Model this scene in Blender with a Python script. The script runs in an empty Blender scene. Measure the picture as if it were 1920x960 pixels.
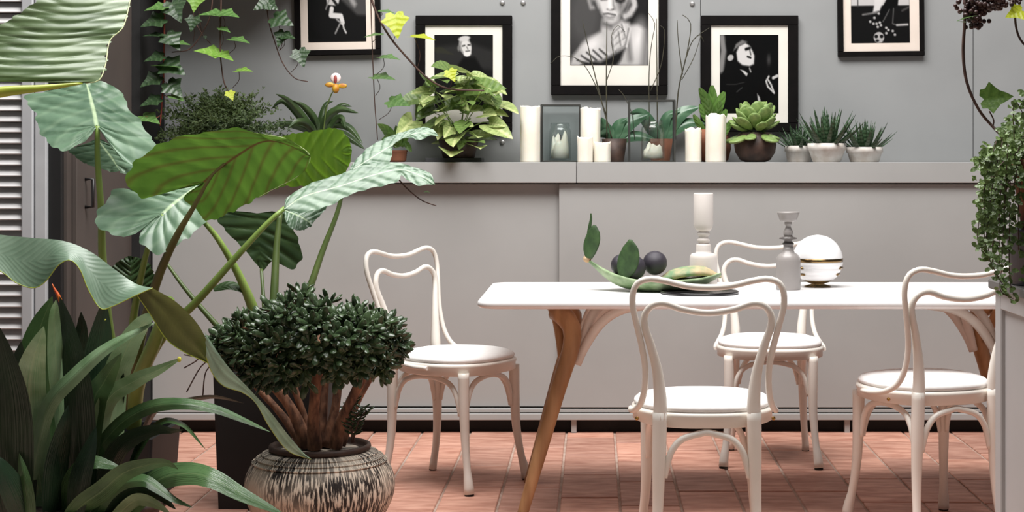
import bpy, math, random
import numpy as np
from mathutils import Vector, Matrix, Euler

# ------------------------------------------------------------------ camera, sky, light, exposure
scene = bpy.context.scene
col = scene.collection
FPX, VX, VY, EYE = 3100.0, 1115.0, 304.0, 1.17      # focal length and vanishing point for a 1920x960 frame
cam_data = bpy.data.cameras.new('camera')
cam = bpy.data.objects.new('camera', cam_data); col.objects.link(cam)
cam.location = (0, 0, EYE); cam.rotation_euler = (math.pi/2, 0, 0)
cam_data.sensor_width = 36; cam_data.lens = FPX/1920*36
cam_data.shift_x = -(VX-960)/1920; cam_data.shift_y = -(480-VY)/1920
cam_data.clip_end = 100
scene.camera = cam

world = bpy.data.worlds.new('sky'); scene.world = world; world.use_nodes = True
bg = world.node_tree.nodes['Background']
bg.inputs[0].default_value = (0.93, 0.96, 1.0, 1); bg.inputs[1].default_value = 0.09
def area_light(name, loc, target, sx, sy, energy, color):
    d = bpy.data.lights.new(name, 'AREA'); d.shape = 'RECTANGLE'; d.size = sx; d.size_y = sy
    d.energy = energy; d.color = color
    o = bpy.data.objects.new(name, d); col.objects.link(o); o.location = loc
    o.rotation_euler = (Vector(target)-Vector(loc)).to_track_quat('-Z', 'Y').to_euler()
    return o
area_light('patio_skylight', (-0.05, 4.85, 4.4), (0.1, 5.4, 0.0), 3.8, 2.3, 355, (1, 0.985, 0.965))
vs = scene.view_settings
vs.view_transform = 'Standard'; vs.look = 'None'; vs.gamma = 1; vs.use_curve_mapping = False
vs.exposure = 0.22
scene.cycles.transparent_max_bounces = 32

# ------------------------------------------------------------------ helpers
rnd = random.Random(7)
R = math.radians
def lin(c): c /= 255.0; return c/12.92 if c <= .04045 else ((c+.055)/1.055)**2.4
def C(r, g, b): return (lin(r), lin(g), lin(b), 1)
def P(px, py, Y): return Vector(((px-VX)*Y/FPX, Y, EYE-(py-VY)*Y/FPX))
def S(px, Y): return px*Y/FPX                        # length of so many pixels at that distance

def new_mat(name):
    m = bpy.data.materials.new(name); m.use_nodes = True
    nt = m.node_tree
    return m, nt, nt.nodes['Principled BSDF'], nt.nodes['Material Output']
def node(nt, t, **kw):
    n = nt.nodes.new(t)
    for k, v in kw.items(): setattr(n, k, v)
    return n
def noise_col(nt, c1, c2, scale, detail=4, vec=None, lo=.35, hi=.65, stretch=None, coord='Object'):
    tc = node(nt, 'ShaderNodeTexCoord'); mp = node(nt, 'ShaderNodeMapping')
    if stretch: mp.inputs['Scale'].default_value = stretch
    nt.links.new(vec if vec else tc.outputs[coord], mp.inputs['Vector'])
    n = node(nt, 'ShaderNodeTexNoise'); n.inputs['Scale'].default_value = scale; n.inputs['Detail'].default_value = detail
    nt.links.new(mp.outputs[0], n.inputs['Vector'])
    r = node(nt, 'ShaderNodeValToRGB'); r.color_ramp.elements[0].position = lo; r.color_ramp.elements[1].position = hi
    r.color_ramp.elements[0].color = c1; r.color_ramp.elements[1].color = c2
    nt.links.new(n.outputs['Fac'], r.inputs[0])
    return r.outputs[0], n.outputs['Fac']
def bump(nt, fac, bsdf, strength=.2, dist=.01):
    b = node(nt, 'ShaderNodeBump'); b.inputs['Strength'].default_value = strength; b.inputs['Distance'].default_value = dist
    nt.links.new(fac, b.inputs['Height']); nt.links.new(b.outputs[0], bsdf.inputs['Normal'])
def simple(name, c1, c2=None, rough=.5, scale=8, metallic=0, stretch=None, bmp=0, spec=.5, sss=0):
    m, nt, b, o = new_mat(name)
    if c2 is None: c2 = tuple(min(1, x*1.12) for x in c1[:3])+(1,)
    c, f = noise_col(nt, c1, c2, scale, stretch=stretch)
    nt.links.new(c, b.inputs['Base Color'])
    b.inputs['Roughness'].default_value = rough; b.inputs['Metallic'].default_value = metallic
    b.inputs['Specular IOR Level'].default_value = spec
    if sss:
        b.inputs['Subsurface Weight'].default_value = sss; b.inputs['Subsurface Radius'].default_value = (.02, .012, .008)
    if bmp: bump(nt, f, b, bmp)
    return m
def leaf_mat(name, base, dark, vein, rib=None, n=14, rough=.35, trans=.25, tcol=None, skew=.35, veinw=.25, ribw=.03, spec=.5, bmp=.25, sheen=None):
    """UV: u across (0.5 = midrib), v along the leaf."""
    m, nt, b, out = new_mat(name)
    L = nt.links.new
    uv = node(nt, 'ShaderNodeUVMap'); sep = node(nt, 'ShaderNodeSeparateXYZ'); L(uv.outputs[0], sep.inputs[0])
    def mth(op, a, bb=None, clamp=False):
        q = node(nt, 'ShaderNodeMath', operation=op); q.use_clamp = clamp
        for i, v in enumerate((a, bb)):
            if v is None: continue
            if isinstance(v, (int, float)): q.inputs[i].default_value = v
            else: L(v, q.inputs[i])
        return q.outputs[0]
    au = mth('ABSOLUTE', mth('SUBTRACT', sep.outputs[0], .5))          # 0 midrib .. 0.5 edge
    ph = mth('MULTIPLY', mth('SUBTRACT', sep.outputs[1], mth('MULTIPLY', au, skew)), n*2*math.pi)
    wv = mth('MULTIPLY', mth('ADD', mth('SINE', ph), 1.0), .5)
    vn = mth('POWER', wv, 6.0)
    colr, nf = noise_col(nt, dark, base, 9, 5, lo=.3, hi=.6)
    mx = node(nt, 'ShaderNodeMix', data_type='RGBA'); L(mth('MULTIPLY', vn, veinw), mx.inputs['Factor'])
    L(colr, mx.inputs['A']); mx.inputs['B'].default_value = vein
    last = mx.outputs['Result']
    if rib:
        rb = mth('SUBTRACT', 1.0, mth('DIVIDE', au, ribw), True)
        m2 = node(nt, 'ShaderNodeMix', data_type='RGBA'); L(mth('MULTIPLY', rb, 1.6, True), m2.inputs['Factor'])
        L(last, m2.inputs['A']); m2.inputs['B'].default_value = rib
        last = m2.outputs['Result']
    L(last, b.inputs['Base Color'])
    b.inputs['Roughness'].default_value = rough; b.inputs['Specular IOR Level'].default_value = spec
    if sheen: b.inputs['Sheen Weight'].default_value = sheen
    hgt = mth('ADD', mth('MULTIPLY', wv, .6), mth('MULTIPLY', nf, .5))
    bump(nt, hgt, b, bmp, .01)
    if trans:
        t = node(nt, 'ShaderNodeBsdfTranslucent')
        if tcol: t.inputs[0].default_value = tcol
        else: L(last, t.inputs[0])
        ms = node(nt, 'ShaderNodeMixShader'); ms.inputs[0].default_value = trans
        L(b.outputs[0], ms.inputs[1]); L(t.outputs[0], ms.inputs[2]); L(ms.outputs[0], out.inputs[0])
    return m
def glass_mat(name, tint, refl=.04):
    m, nt, b, out = new_mat(name)
    t = node(nt, 'ShaderNodeBsdfTransparent'); t.inputs[0].default_value = tint
    g = node(nt, 'ShaderNodeBsdfGlossy'); g.inputs['Roughness'].default_value = .03
    lw = node(nt, 'ShaderNodeLayerWeight'); lw.inputs[0].default_value = .5
    pw = node(nt, 'ShaderNodeMath', operation='POWER'); pw.inputs[1].default_value = 4
    mu = node(nt, 'ShaderNodeMath', operation='MULTIPLY_ADD'); mu.inputs[1].default_value = .5; mu.inputs[2].default_value = refl
    ms = node(nt, 'ShaderNodeMixShader'); L = nt.links.new
    L(lw.outputs['Facing'], pw.inputs[0]); L(pw.outputs[0], mu.inputs[0]); L(mu.outputs[0], ms.inputs[0])
    L(t.outputs[0], ms.inputs[1]); L(g.outputs[0], ms.inputs[2]); L(ms.outputs[0], out.inputs[0])
    return m

class MB:
    """collects faces; build() makes one mesh (world coordinates)"""
    def __init__(s): s.v = []; s.f = []; s.sm = []; s.uv = []; s.hasuv = False
    def add(s, vs, fs, smooth=False, uvs=None):
        o = len(s.v); s.v += [tuple(x) for x in vs]; s.f += [tuple(i+o for i in f) for f in fs]; s.sm += [smooth]*len(fs)
        s.uv += uvs if uvs else [(0, 0)]*len(vs)
        if uvs: s.hasuv = True
        return s
    def box(s, a, b, bev=0):
        x0, y0, z0 = a; x1, y1, z1 = b
        if not bev:
            return s.add([(x0,y0,z0),(x1,y0,z0),(x1,y1,z0),(x0,y1,z0),(x0,y0,z1),(x1,y0,z1),(x1,y1,z1),(x0,y1,z1)],
                  [(0,3,2,1),(4,5,6,7),(0,1,5,4),(1,2,6,5),(2,3,7,6),(3,0,4,7)])
        e = bev; vs = []
        for z, k in ((z0, e), (z0+e, 0), (z1-e, 0), (z1, e)):
            for (cx, cy, dx, dy) in ((x0,y0,1,1),(x1,y0,-1,1),(x1,y1,-1,-1),(x0,y1,1,-1)):
                a1 = (cx+dx*(e+k*.0), cy+dy*k, z); a2 = (cx+dx*k, cy+dy*e, z)
                if (cx == x0) == (cy == y0): vs += [a2, a1]
                else: vs += [a1, a2]
        fs = [tuple(reversed(range(8)))]
        for r in range(3):
            for i in range(8):
                j = (i+1) % 8; fs.append((r*8+i, r*8+j, r*8+8+j, r*8+8+i))
        fs.append(tuple(range(24, 32)))
        return s.add(vs, fs)
    def tube(s, pts, rad, n=8, caps=True, smooth=True, flat=1.0):
        pts = [Vector(p) for p in pts]; k = len(pts)
        if not hasattr(rad, '__len__'): rad = [rad]*k
        if len(rad) != k: rad = [float(np.interp(i/(k-1), np.linspace(0, 1, len(rad)), rad)) for i in range(k)]
        tang = [(pts[min(i+1, k-1)]-pts[max(i-1, 0)]).normalized() for i in range(k)]
        up = Vector((0, 0, 1)) if abs(tang[0].z) < .9 else Vector((0, 1, 0))
        a = tang[0].cross(up).normalized(); vs = []
        for i in range(k):
            a = (a-tang[i]*a.dot(tang[i])).normalized(); b = tang[i].cross(a)
            for j in range(n):
                t = 2*math.pi*j/n; vs.append(pts[i]+(a*math.cos(t)+b*math.sin(t)*flat)*rad[i])
        fs = []
        for i in range(k-1):
            for j in range(n):
                q = (j+1) % n; fs.append((i*n+j, i*n+q, (i+1)*n+q, (i+1)*n+j))
        s.add(vs, fs, smooth)
        if caps:
            o = len(s.v)-len(vs)
            s.f += [tuple(o+j for j in reversed(range(n))), tuple(o+(k-1)*n+j for j in range(n))]; s.sm += [False]*2
        return s
    def lathe(s, prof, c=(0, 0, 0), n=24, smooth=True, wob=None):
        vs = []; k = len(prof)
        for i, (r, z) in enumerate(prof):
            for j in range(n):
                t = 2*math.pi*j/n
                dr, dz = wob(i, t) if wob else (0, 0)
                vs.append((c[0]+(r+dr)*math.cos(t), c[1]+(r+dr)*math.sin(t), c[2]+z+dz))
        fs = []
        for i in range(k-1):
            for j in range(n):
                q = (j+1) % n; fs.append((i*n+j, i*n+q, (i+1)*n+q, (i+1)*n+j))
        if prof[0][0] > 1e-6: fs.append(tuple(reversed(range(n))))
        if prof[-1][0] > 1e-6: fs.append(tuple((k-1)*n+j for j in range(n)))
        return s.add(vs, fs, smooth)
    def ball(s, c, r, n=14, m=9, sc=(1, 1, 1)):
        prof = [(max(1e-7, math.sin(math.pi*i/m)*r), -math.cos(math.pi*i/m)*r) for i in range(m+1)]
        q = MB().lathe(prof, (0, 0, 0), n); 
        s.add([(c[0]+x*sc[0], c[1]+y*sc[1], c[2]+z*sc[2]) for x, y, z in q.v], q.f[:m*n], True)
        return s
    def grid(s, rows, uvs=None, smooth=True):
        nr = len(rows); nc = len(rows[0]); vs = [v for r in rows for v in r]
        fs = [(i*nc+j, i*nc+j+1, (i+1)*nc+j+1, (i+1)*nc+j) for i in range(nr-1) for j in range(nc-1)]
        return s.add(vs, fs, smooth, [u for r in uvs for u in r] if uvs else None)
    def mesh(s, name):
        me = bpy.data.meshes.new(name); me.from_pydata(s.v, [], s.f)
        me.polygons.foreach_set('use_smooth', s.sm)
        if s.hasuv:
            ul = me.uv_layers.new(name='UVMap'); idx = np.empty(len(me.loops), dtype=np.int32); me.loops.foreach_get('vertex_index', idx)
            ul.data.foreach_set('uv', np.array(s.uv, dtype=np.float32)[idx].ravel())
        return me

def wloc(o):
    v = Vector((0, 0, 0))
    while o is not None: v += o.location; o = o.parent
    return v
def put(name, mb, mat, parent=None, local=False, **props):
    """one mesh object; mb in world coordinates unless local"""
    if isinstance(mb, MB):
        if parent is not None and not local:
            d = wloc(parent); mb.v = [(x-d.x, y-d.y, z-d.z) for x, y, z in mb.v]
        me = mb.mesh(name)
    else: me = mb
    if mat and not me.materials: me.materials.append(mat)
    o = bpy.data.objects.new(name, me); col.objects.link(o); o.parent = parent
    for k, v in props.items(): o[k] = v
    return o
def thing(name, loc, label, cat, group=None, rz=0):
    o = bpy.data.objects.new(name, None); o.empty_display_size = .05; col.objects.link(o)
    o.location = loc; o.rotation_euler = (0, 0, rz); o['label'] = label; o['category'] = cat
    if group: o['group'] = group
    return o
def tagged(o, label, cat, group=None):
    o['label'] = label; o['category'] = cat
    if group: o['group'] = group
    return o
def inst(name, me, parent, w, d, nrm=(0, 0, 1), sc=1.0, roll=0):
    """place a shared mesh: its +Y along d, its +Z near nrm"""
    d = Vector(d).normalized(); x = d.cross(Vector(nrm))
    if x.length < 1e-4: x = d.cross(Vector((1, 0.2, 0.1)))
    x.normalize(); z = x.cross(d)
    m = Matrix((x, d, z)).transposed()
    if roll: m = m @ Matrix.Rotation(roll, 3, 'Y')
    o = bpy.data.objects.new(name, me); col.objects.link(o); o.parent = parent
    o.location = Vector(w)-wloc(parent); o.rotation_euler = m.to_euler(); o.scale = (sc, sc, sc) if not hasattr(sc, '__len__') else sc
    return o
def join_inst(mb, me_v, me_f, w, d, nrm, sc, uvs=None):
    d = Vector(d).normalized(); x = d.cross(Vector(nrm))
    if x.length < 1e-4: x = d.cross(Vector((1, .2, .1)))
    x.normalize(); z = x.cross(d); w = Vector(w)
    mb.add([w+(x*a+d*b+z*c)*sc for a, b, c in me_v], me_f, True, uvs)

def spline(pts, n):
    """Catmull-Rom through pts, n samples spread by arc length"""
    p = np.array([tuple(q) for q in pts], dtype=float)
    if len(p) == 2: dense = np.linspace(p[0], p[1], 40)
    else:
        e = np.vstack([2*p[0]-p[1], p, 2*p[-1]-p[-2]]); out = []
        for i in range(1, len(e)-2):
            t = np.linspace(0, 1, 16, endpoint=False)[:, None]
            a, b, c, d = e[i-1], e[i], e[i+1], e[i+2]
            out.append(.5*((2*b)+(-a+c)*t+(2*a-5*b+4*c-d)*t**2+(-a+3*b-3*c+d)*t**3))
        dense = np.vstack(out+[p[-1:]])
    L = np.concatenate([[0], np.cumsum(np.linalg.norm(np.diff(dense, axis=0), axis=1))])
    q = np.linspace(0, L[-1], n)
    return [Vector([np.interp(x, L, dense[:, k]) for k in range(3)]) for x in q]
def PL(pts, Y=None, n=24):
    return spline([P(*(p if len(p) == 3 else (p[0], p[1], Y))) for p in pts], n)

def loft(mb, L, M, Rr, m0=0.0, n=40, k=6, bulge=0, rip=(0, 0)):
    """leaf blade between left edge, midrib and right edge (each a list of world points);
    the first m0 of the edges fans out from the midrib's start (lobes)"""
    Ls = spline(L, n); Rs = spline(Rr, n); Ms = spline(M, 60)
    rows = []; uvs = []
    for i in range(n):
        s = i/(n-1); sm = max(0, (s-m0)/(1-m0)) if m0 < 1 else 0
        f = sm*59; a = int(min(58, f)); mid = Ms[a].lerp(Ms[a+1], f-a)
        nv = (Ls[i]-mid).cross(Rs[i]-mid)
        row = []; uu = []
        side = (Rs[i]-Ls[i])
        tang = (Ms[min(59, a+2)]-Ms[max(0, a-2)])
        nv = side.cross(tang)
        nv = nv.normalized() if nv.length > 1e-9 else Vector((0, -1, 0))
        if nv.y > 0: nv = -nv
        for j in range(-k, k+1):
            t = abs(j)/k; e = Ls[i] if j < 0 else Rs[i]
            p = mid.lerp(e, t)
            w = math.sin(math.pi*min(1, t))*bulge
            if rip[1]:                                  # sunken veins and a slightly scalloped rim
                g = (1-abs(math.sin(math.pi*rip[0]*(s+.012*math.sin(s*31)-.10*t))))**2.2
                w += -rip[1]*2.4*g*min(1, t*3)+rip[1]*.8*math.sin(2*math.pi*rip[0]*.43*s+(1 if j < 0 else 2))*t
                p = mid.lerp(e, t*(1+t*t*(.022*math.sin(2*math.pi*rip[0]*s+.6)+.014*math.sin(2*math.pi*rip[0]*1.7*s+(2 if j < 0 else 4)))*min(1, 8*(1-s), 8*s)))
            row.append(p+nv*w); uu.append((.5+.5*j/k, s))
        rows.append(row); uvs.append(uu)
    mb.grid(rows, uvs)
    return mb
def strap(mb, pts, w, Y, tilt=.02, n=22, k=3, fold=.006, prof=None, tipw=.02):
    """strap leaf: pts = centre line in (px,py[,Y]); w = full width in px"""
    c = [P(*(p if len(p) == 3 else (p[0], p[1], Y))) for p in pts]
    cs = spline(c, n); rows = []; uvs = []
    for i in range(n):
        s = i/(n-1); t = (cs[min(n-1, i+1)]-cs[max(0, i-1)]).normalized()
        view = (cs[i]-Vector((0, 0, EYE))).normalized()
        side = t.cross(view)
        side = side.normalized() if side.length > 1e-5 else Vector((1, 0, 0))
        pr = prof(s) if prof else max(tipw, (math.sin(math.pi*min(1, (s*.86+.14)))**.75) if s < .999 else tipw)
        hw = S(w, cs[i].y)*.5*pr
        nn = side.cross(t).normalized()
        row = []; uu = []
        for j in range(-k, k+1):
            u = j/k
            row.append(cs[i]+side*hw*u+view*(tilt*u*pr)+nn*(fold*abs(u)*pr)); uu.append((.5+.5*u, s))
        rows.append(row); uvs.append(uu)
    mb.grid(rows, uvs)
    return mb

# ------------------------------------------------------------------ materials
M = {}
M['wall'] = simple('grey_wall_paint', C(141,142,142), C(147,148,148), rough=.55, scale=2.5, spec=.35)
M['cab'] = simple('grey_cabinet_paint', C(157,156,154), C(163,162,160), rough=.5, scale=2, spec=.35)
M['sidewall'] = simple('shade_dark_paint', C(72,64,60), C(80,71,66), rough=.6, scale=3)  # recess shade is put into this dark base colour
M['black'] = simple('matt_black', C(14,13,13), C(20,19,19), rough=.8)
M['blackframe'] = simple('black_frame_wood', C(10,8,8), C(15,12,12), rough=.55, scale=20, spec=.1)
M['planter'] = simple('black_planter', C(14,14,15), C(20,19,20), rough=.6, scale=6)
M['mat'] = simple('cream_mount', C(222,217,208), C(228,223,214), rough=.9)
M['mat_warm'] = simple('warm_mount', C(221,207,195), C(228,214,202), rough=.9)
M['frosty'] = simple('shutter_grey', C(176,177,180), C(184,185,188), rough=.5)
M['slat'] = simple('shutter_slat', C(205,203,203), C(214,212,212), rough=.5)
M['chair'] = simple('cream_white_lacquer', C(226,219,209), C(233,227,219), rough=.33, scale=5)
M['cushion'] = simple('white_cushion', C(232,229,227), C(238,236,234), rough=.7, scale=60, bmp=.05)
M['tabletop'] = simple('white_tabletop', C(236,234,234), C(241,239,239), rough=.28, scale=4)
M['oak'] = simple('oak_leg', C(150,110,74), C(186,144,102), rough=.45, scale=26, stretch=(1, 1, .08))
M['grout'] = simple('grey_grout', C(158,132,118), C(182,160,147), rough=.95, scale=14, bmp=.3)
M['rubber'] = simple('dark_rubber', C(28,26,25), rough=.8)
M['brass'] = simple('brass', C(176,138,76), C(190,150,86), rough=.35, metallic=1)
M['bolt'] = simple('steel_bolt', C(176,174,173), rough=.35, metallic=.6)
M['handle'] = simple('dark_handle', C(30,28,28), rough=.4)
M['box'] = simple('grey_box_paint', C(176,174,174), C(184,182,182), rough=.55, scale=2)
M['zinc'] = simple('zinc_pot', C(72,74,82), C(86,88,96), rough=.5, metallic=.3)
M['rim'] = simple('dark_rim', C(92,88,86), rough=.5)
M['terra'] = simple('terracotta_pot', C(112,66,48), C(138,86,62), rough=.85, scale=14, bmp=.2)
M['whitepot'] = simple('worn_white_pot', C(206,196,186), C(233,229,224), rough=.7, scale=22, bmp=.1)
M['darkpot'] = simple('dark_brown_pot', C(46,32,26), C(70,50,40), rough=.6, scale=25, bmp=.25)
M['soil'] = simple('soil', C(30,24,20), C(48,38,30), rough=1, scale=60, bmp=.6)
M['slate'] = simple('slate', C(52,52,54), C(66,66,68), rough=.5)
M['wax'] = simple('ivory_wax', C(238,230,215), C(244,238,226), rough=.45, scale=12, sss=.35, bmp=.05)
M['wick'] = simple('wick', C(40,34,30), rough=1)
M['lantern'] = simple('lantern_metal', C(62,62,60), C(80,80,76), rough=.45, metallic=.6)
M['glass'] = glass_mat('pane_glass', (.98, .988, .985, 1), .02)
M['jar'] = glass_mat('jar_glass', (.95, .965, .96, 1), .07)
M['ceramic'] = simple('matt_white_ceramic', C(206,197,191), C(212,204,198), rough=.6)
M['greycer'] = simple('grey_ceramic', C(142,136,133), C(150,144,141), rough=.35)
M['greydk'] = simple('grey_ceramic_dark', C(92,86,83), C(104,97,94), rough=.3)
M['gloss'] = simple('gloss_white_ceramic', C(238,236,236), C(243,241,241), rough=.12)
M['gold'] = simple('dark_gold', C(120,98,68), C(150,124,86), rough=.2, metallic=1)
M['tray'] = simple('black_tray', C(22,20,22), C(32,29,31), rough=.18)
M['fruit'] = simple('black_fruit', C(40,36,44), C(62,56,66), rough=.42, scale=40, bmp=.25)
M['trunk'] = simple('jade_trunk', C(78,52,40), C(150,106,80), rough=.85, scale=42, stretch=(1, 1, .4), bmp=.9)
M['vine'] = simple('vine_stem', C(62,42,36), C(84,58,48), rough=.7, scale=30)
M['redvine'] = simple('red_vine_stem', C(112,44,34), C(136,60,44), rough=.7, scale=30)
M['berry'] = simple('dark_berry', C(46,26,24), C(72,44,40), rough=.4, scale=30)
M['stemg'] = simple('green_stem', C(116,142,66), C(140,164,84), rough=.4, scale=12, stretch=(1, 1, .2))
M['stemd'] = simple('dark_green_stem', C(66,84,38), C(88,104,50), rough=.45, scale=12, stretch=(1, 1, .2))
M['stemb'] = simple('olive_brown_stem', C(86,84,44), C(112,104,58), rough=.45, scale=12, stretch=(1, 1, .2))

m, nt, b, o = new_mat('terracotta_tile')
oi = node(nt, 'ShaderNodeObjectInfo'); tc = node(nt, 'ShaderNodeTexCoord'); ad = node(nt, 'ShaderNodeVectorMath', operation='ADD')
cmb = node(nt, 'ShaderNodeCombineXYZ'); mlt = node(nt, 'ShaderNodeMath', operation='MULTIPLY'); mlt.inputs[1].default_value = 37
nt.links.new(oi.outputs['Random'], mlt.inputs[0])
for i in range(3): nt.links.new(mlt.outputs[0], cmb.inputs[i])
nt.links.new(tc.outputs['Object'], ad.inputs[0]); nt.links.new(cmb.outputs[0], ad.inputs[1])
c1, f1 = noise_col(nt, C(172,120,101), C(212,164,144), 9, 6, vec=ad.outputs[0], lo=.32, hi=.68, stretch=(1, 3, 1))
rp = node(nt, 'ShaderNodeValToRGB'); rp.color_ramp.elements[0].color = (.72, .70, .70, 1); rp.color_ramp.elements[1].color = (1.12, 1.08, 1.06, 1)
nt.links.new(oi.outputs['Random'], rp.inputs[0])
mx = node(nt, 'ShaderNodeMix', data_type='RGBA', blend_type='MULTIPLY'); mx.inputs['Factor'].default_value = 1
nt.links.new(c1, mx.inputs['A']); nt.links.new(rp.outputs[0], mx.inputs['B']); nt.links.new(mx.outputs['Result'], b.inputs['Base Color'])
b.inputs['Roughness'].default_value = .62; bump(nt, f1, b, .35, .01); M['tile'] = m

# speckled glaze of the big round pot: cream streaks over near-black, stretched downwards
m, nt, b, o = new_mat('speckled_glaze')
tc = node(nt, 'ShaderNodeTexCoord'); sp = node(nt, 'ShaderNodeSeparateXYZ'); nt.links.new(tc.outputs['Object'], sp.inputs[0])
at = node(nt, 'ShaderNodeMath', operation='ARCTAN2'); nt.links.new(sp.outputs[1], at.inputs[0]); nt.links.new(sp.outputs[0], at.inputs[1])
cb = node(nt, 'ShaderNodeCombineXYZ'); nt.links.new(at.outputs[0], cb.inputs[0]); nt.links.new(sp.outputs[2], cb.inputs[2])
c1, f1 = noise_col(nt, C(28,20,17), C(222,208,190), 1.0, 6, vec=cb.outputs[0], lo=.485, hi=.56, stretch=(34, 1, 24))
c2, f2 = noise_col(nt, (0, 0, 0, 1), (1, 1, 1, 1), 1.0, 2, vec=cb.outputs[0], lo=.48, hi=.66, stretch=(1.1, 1, 5))
mx = node(nt, 'ShaderNodeMix', data_type='RGBA'); nt.links.new(c2, mx.inputs['Factor']); nt.links.new(c1, mx.inputs['A'])
mx.inputs['B'].default_value = C(206,192,174); nt.links.new(mx.outputs['Result'], b.inputs['Base Color'])
b.inputs['Roughness'].default_value = .55; bump(nt, f1, b, .5, .01); M['speckle'] = m

M['print'], nt, b, o = new_mat('photo_print')
vc = node(nt, 'ShaderNodeVertexColor', layer_name='ink'); nt.links.new(vc.outputs[0], b.inputs['Base Color']); b.inputs['Roughness'].default_value = .5; b.inputs['Specular IOR Level'].default_value = .1

# ------------------------------------------------------------------ setting
WALLY, CABY, SIDEX = 7.45, 7.13, -1.98
fl = put('floor', MB().box((-3.2, 1.0, -.08), (3.2, WALLY+.1, -.006)), M['grout'], kind='structure')
colx = [-.122+.2083*i for i in range(-11, 12)]
tw, tl = .2083, .42
tile_me = {}
tm = MB().box((-tw/2+.0045, -tl/2+.007, -.03), (tw/2-.0045, tl/2-.007, 0), .003).mesh('tile'); tm.materials.append(M['tile'])
for i, x in enumerate(colx):
    k = i-11
    off = 5.95 if k < 0 else {0: 5.77, 1: 6.06, 2: 5.88, 3: 6.30, 4: 6.30, 5: 6.11, 6: 6.11}.get(k, 5.95+.14*(k % 3))
    y = off+tl/2-tl*4
    while y < WALLY:
        if y > 4.55:
            o = bpy.data.objects.new('tile', tm); col.objects.link(o); o.parent = fl
            o.location = (x+tw/2, y, rnd.uniform(-.0015, .001)); o.rotation_euler = (rnd.uniform(-.003, .003), rnd.uniform(-.004, .004), rnd.uniform(-.004, .004))
        y += tl
put('wall_base', MB().box((-3.2, WALLY+.03, -.08), (3.2, WALLY+.13, 3.0)), M['wall'], kind='structure').name = 'wall_back'
wb = bpy.data.objects['wall_back']
for x0, x1 in ((SIDEX, .478), (.478, 1.706), (1.706, 3.1)):
    put('panel', MB().box((max(x0, SIDEX)+.0015, WALLY, 0), (min(x1, 3.1)-.0015, WALLY+.03, 2.9), .001), M['wall'], wb)
for px, py in ((942, 5), (981, 5), (1298, 7), (942, 266)):
    c = P(px, py, WALLY); o = put('bolt', MB().ball((c.x, c.y-.002, c.z), S(5, WALLY), sc=(1, .8, 1)), M['bolt'], wb)
# dark side wall with a door, louvred shutter in front of its near end
SY = 6.2
put('wall_left', MB().box((SIDEX-.16, SY, -.05), (SIDEX, WALLY+.05, 3.0)), M['sidewall'], kind='structure')
dr = put('door_1', MB().box((SIDEX, SY+.06, .02), (SIDEX+.02, 7.0, 2.3), .003), M['sidewall'], kind='structure')
h0 = P(134, 336, 6.36); h1 = P(134, 388, 6.36); hx = SIDEX+.05
put('door_handle', MB().tube([(SIDEX+.02, 6.36, h0.z), (hx, 6.36, h0.z), (hx, 6.36, h1.z), (SIDEX+.02, 6.36, h1.z)], .007, 8), M['handle'], dr)
put('trim_1', MB().box((SIDEX-.01, 7.0, .0), (SIDEX+.055, 7.4, 2.9)), M['black'], kind='structure')
sx = lambda px: (px-VX)*SY/FPX
put('trim_2', MB().box((sx(96), SY-.03, -.006), (sx(120), SY, 2.9), .003), M['planter'], kind='structure')
put('trim_3', MB().box((sx(73), SY-.05, -.006), (sx(95), SY-.005, 2.9), .004), M['frosty'], kind='structure')
sh = put('window_1', MB().box((sx(50), SY-.06, -.006), (sx(71.5), SY-.005, 2.9), .004).box((sx(-150), SY-.06, -.006), (sx(-128), SY-.005, 2.9), .004), M['frosty'], kind='structure')
put('backing', MB().box((sx(-128), SY-.010, -.006), (sx(50), SY-.004, 2.9)), M['sidewall'], sh)
pitch = S(20.3, SY); slm = MB()
slm.add([(0, -.046, -.018), (0, -.052, -.014), (0, -.018, .021), (0, -.012, .017)]+[(S(178, SY), y, z) for y, z in ((-.046, -.018), (-.052, -.014), (-.018, .021), (-.012, .017))],
        [(0, 1, 2, 3), (7, 6, 5, 4), (0, 4, 5, 1), (1, 5, 6, 2), (2, 6, 7, 3), (3, 7, 4, 0)])
sme = slm.mesh('slat'); sme.materials.append(M['slat'])
for i in range(56):
    z = .12+i*pitch
    if z > 1.9: break
    o = bpy.data.objects.new('slat', sme); col.objects.link(o); o.parent = sh; o.location = (sx(-128), SY, z)

# ------------------------------------------------------------------ long low cabinet with a ledge
cz = lambda py: EYE-(py-VY)*CABY/FPX
cx = lambda px: (px-VX)*CABY/FPX
cb_ = thing('sideboard', (0, CABY+.15, 0), 'long grey built-in sideboard with sliding doors and ledge along the back wall', 'sideboard')
CXL, CXR = SIDEX+.06, 2.6
put('body', MB().box((CXL, CABY+.07, .055), (CXR, WALLY-.002, 1.165)), M['cab'], cb_)
for a, b_ in ((CXL, cx(1081)-.0012), (cx(1081)+.0012, CXR)):
    put('ledge_board', MB().box((a, CABY-.01, cz(343)), (b_, WALLY-.004, 1.1695), .002), M['cab'], cb_)
put('door', MB().box((CXL, CABY+.045, cz(765)), (cx(1052), CABY+.065, cz(345)), .002), M['cab'], cb_)
put('door', MB().box((cx(1048), CABY+.015, cz(765)), (CXR, CABY+.037, cz(345)), .002), M['cab'], cb_)
put('rail', MB().box((CXL, CABY+.012, cz(774)), (CXR, CABY+.07, cz(768)), .001), M['cab'], cb_)
put('base_rail', MB().box((CXL, CABY, cz(788)), (CXR, CABY+.07, cz(776)), .002), M['cab'], cb_)
put('under_shade', MB().box((CXL, CABY+.055, 0), (CXR, CABY+.10, .056)), M['black'], cb_)  # black strip stands in for the shadow under the cabinet
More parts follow.
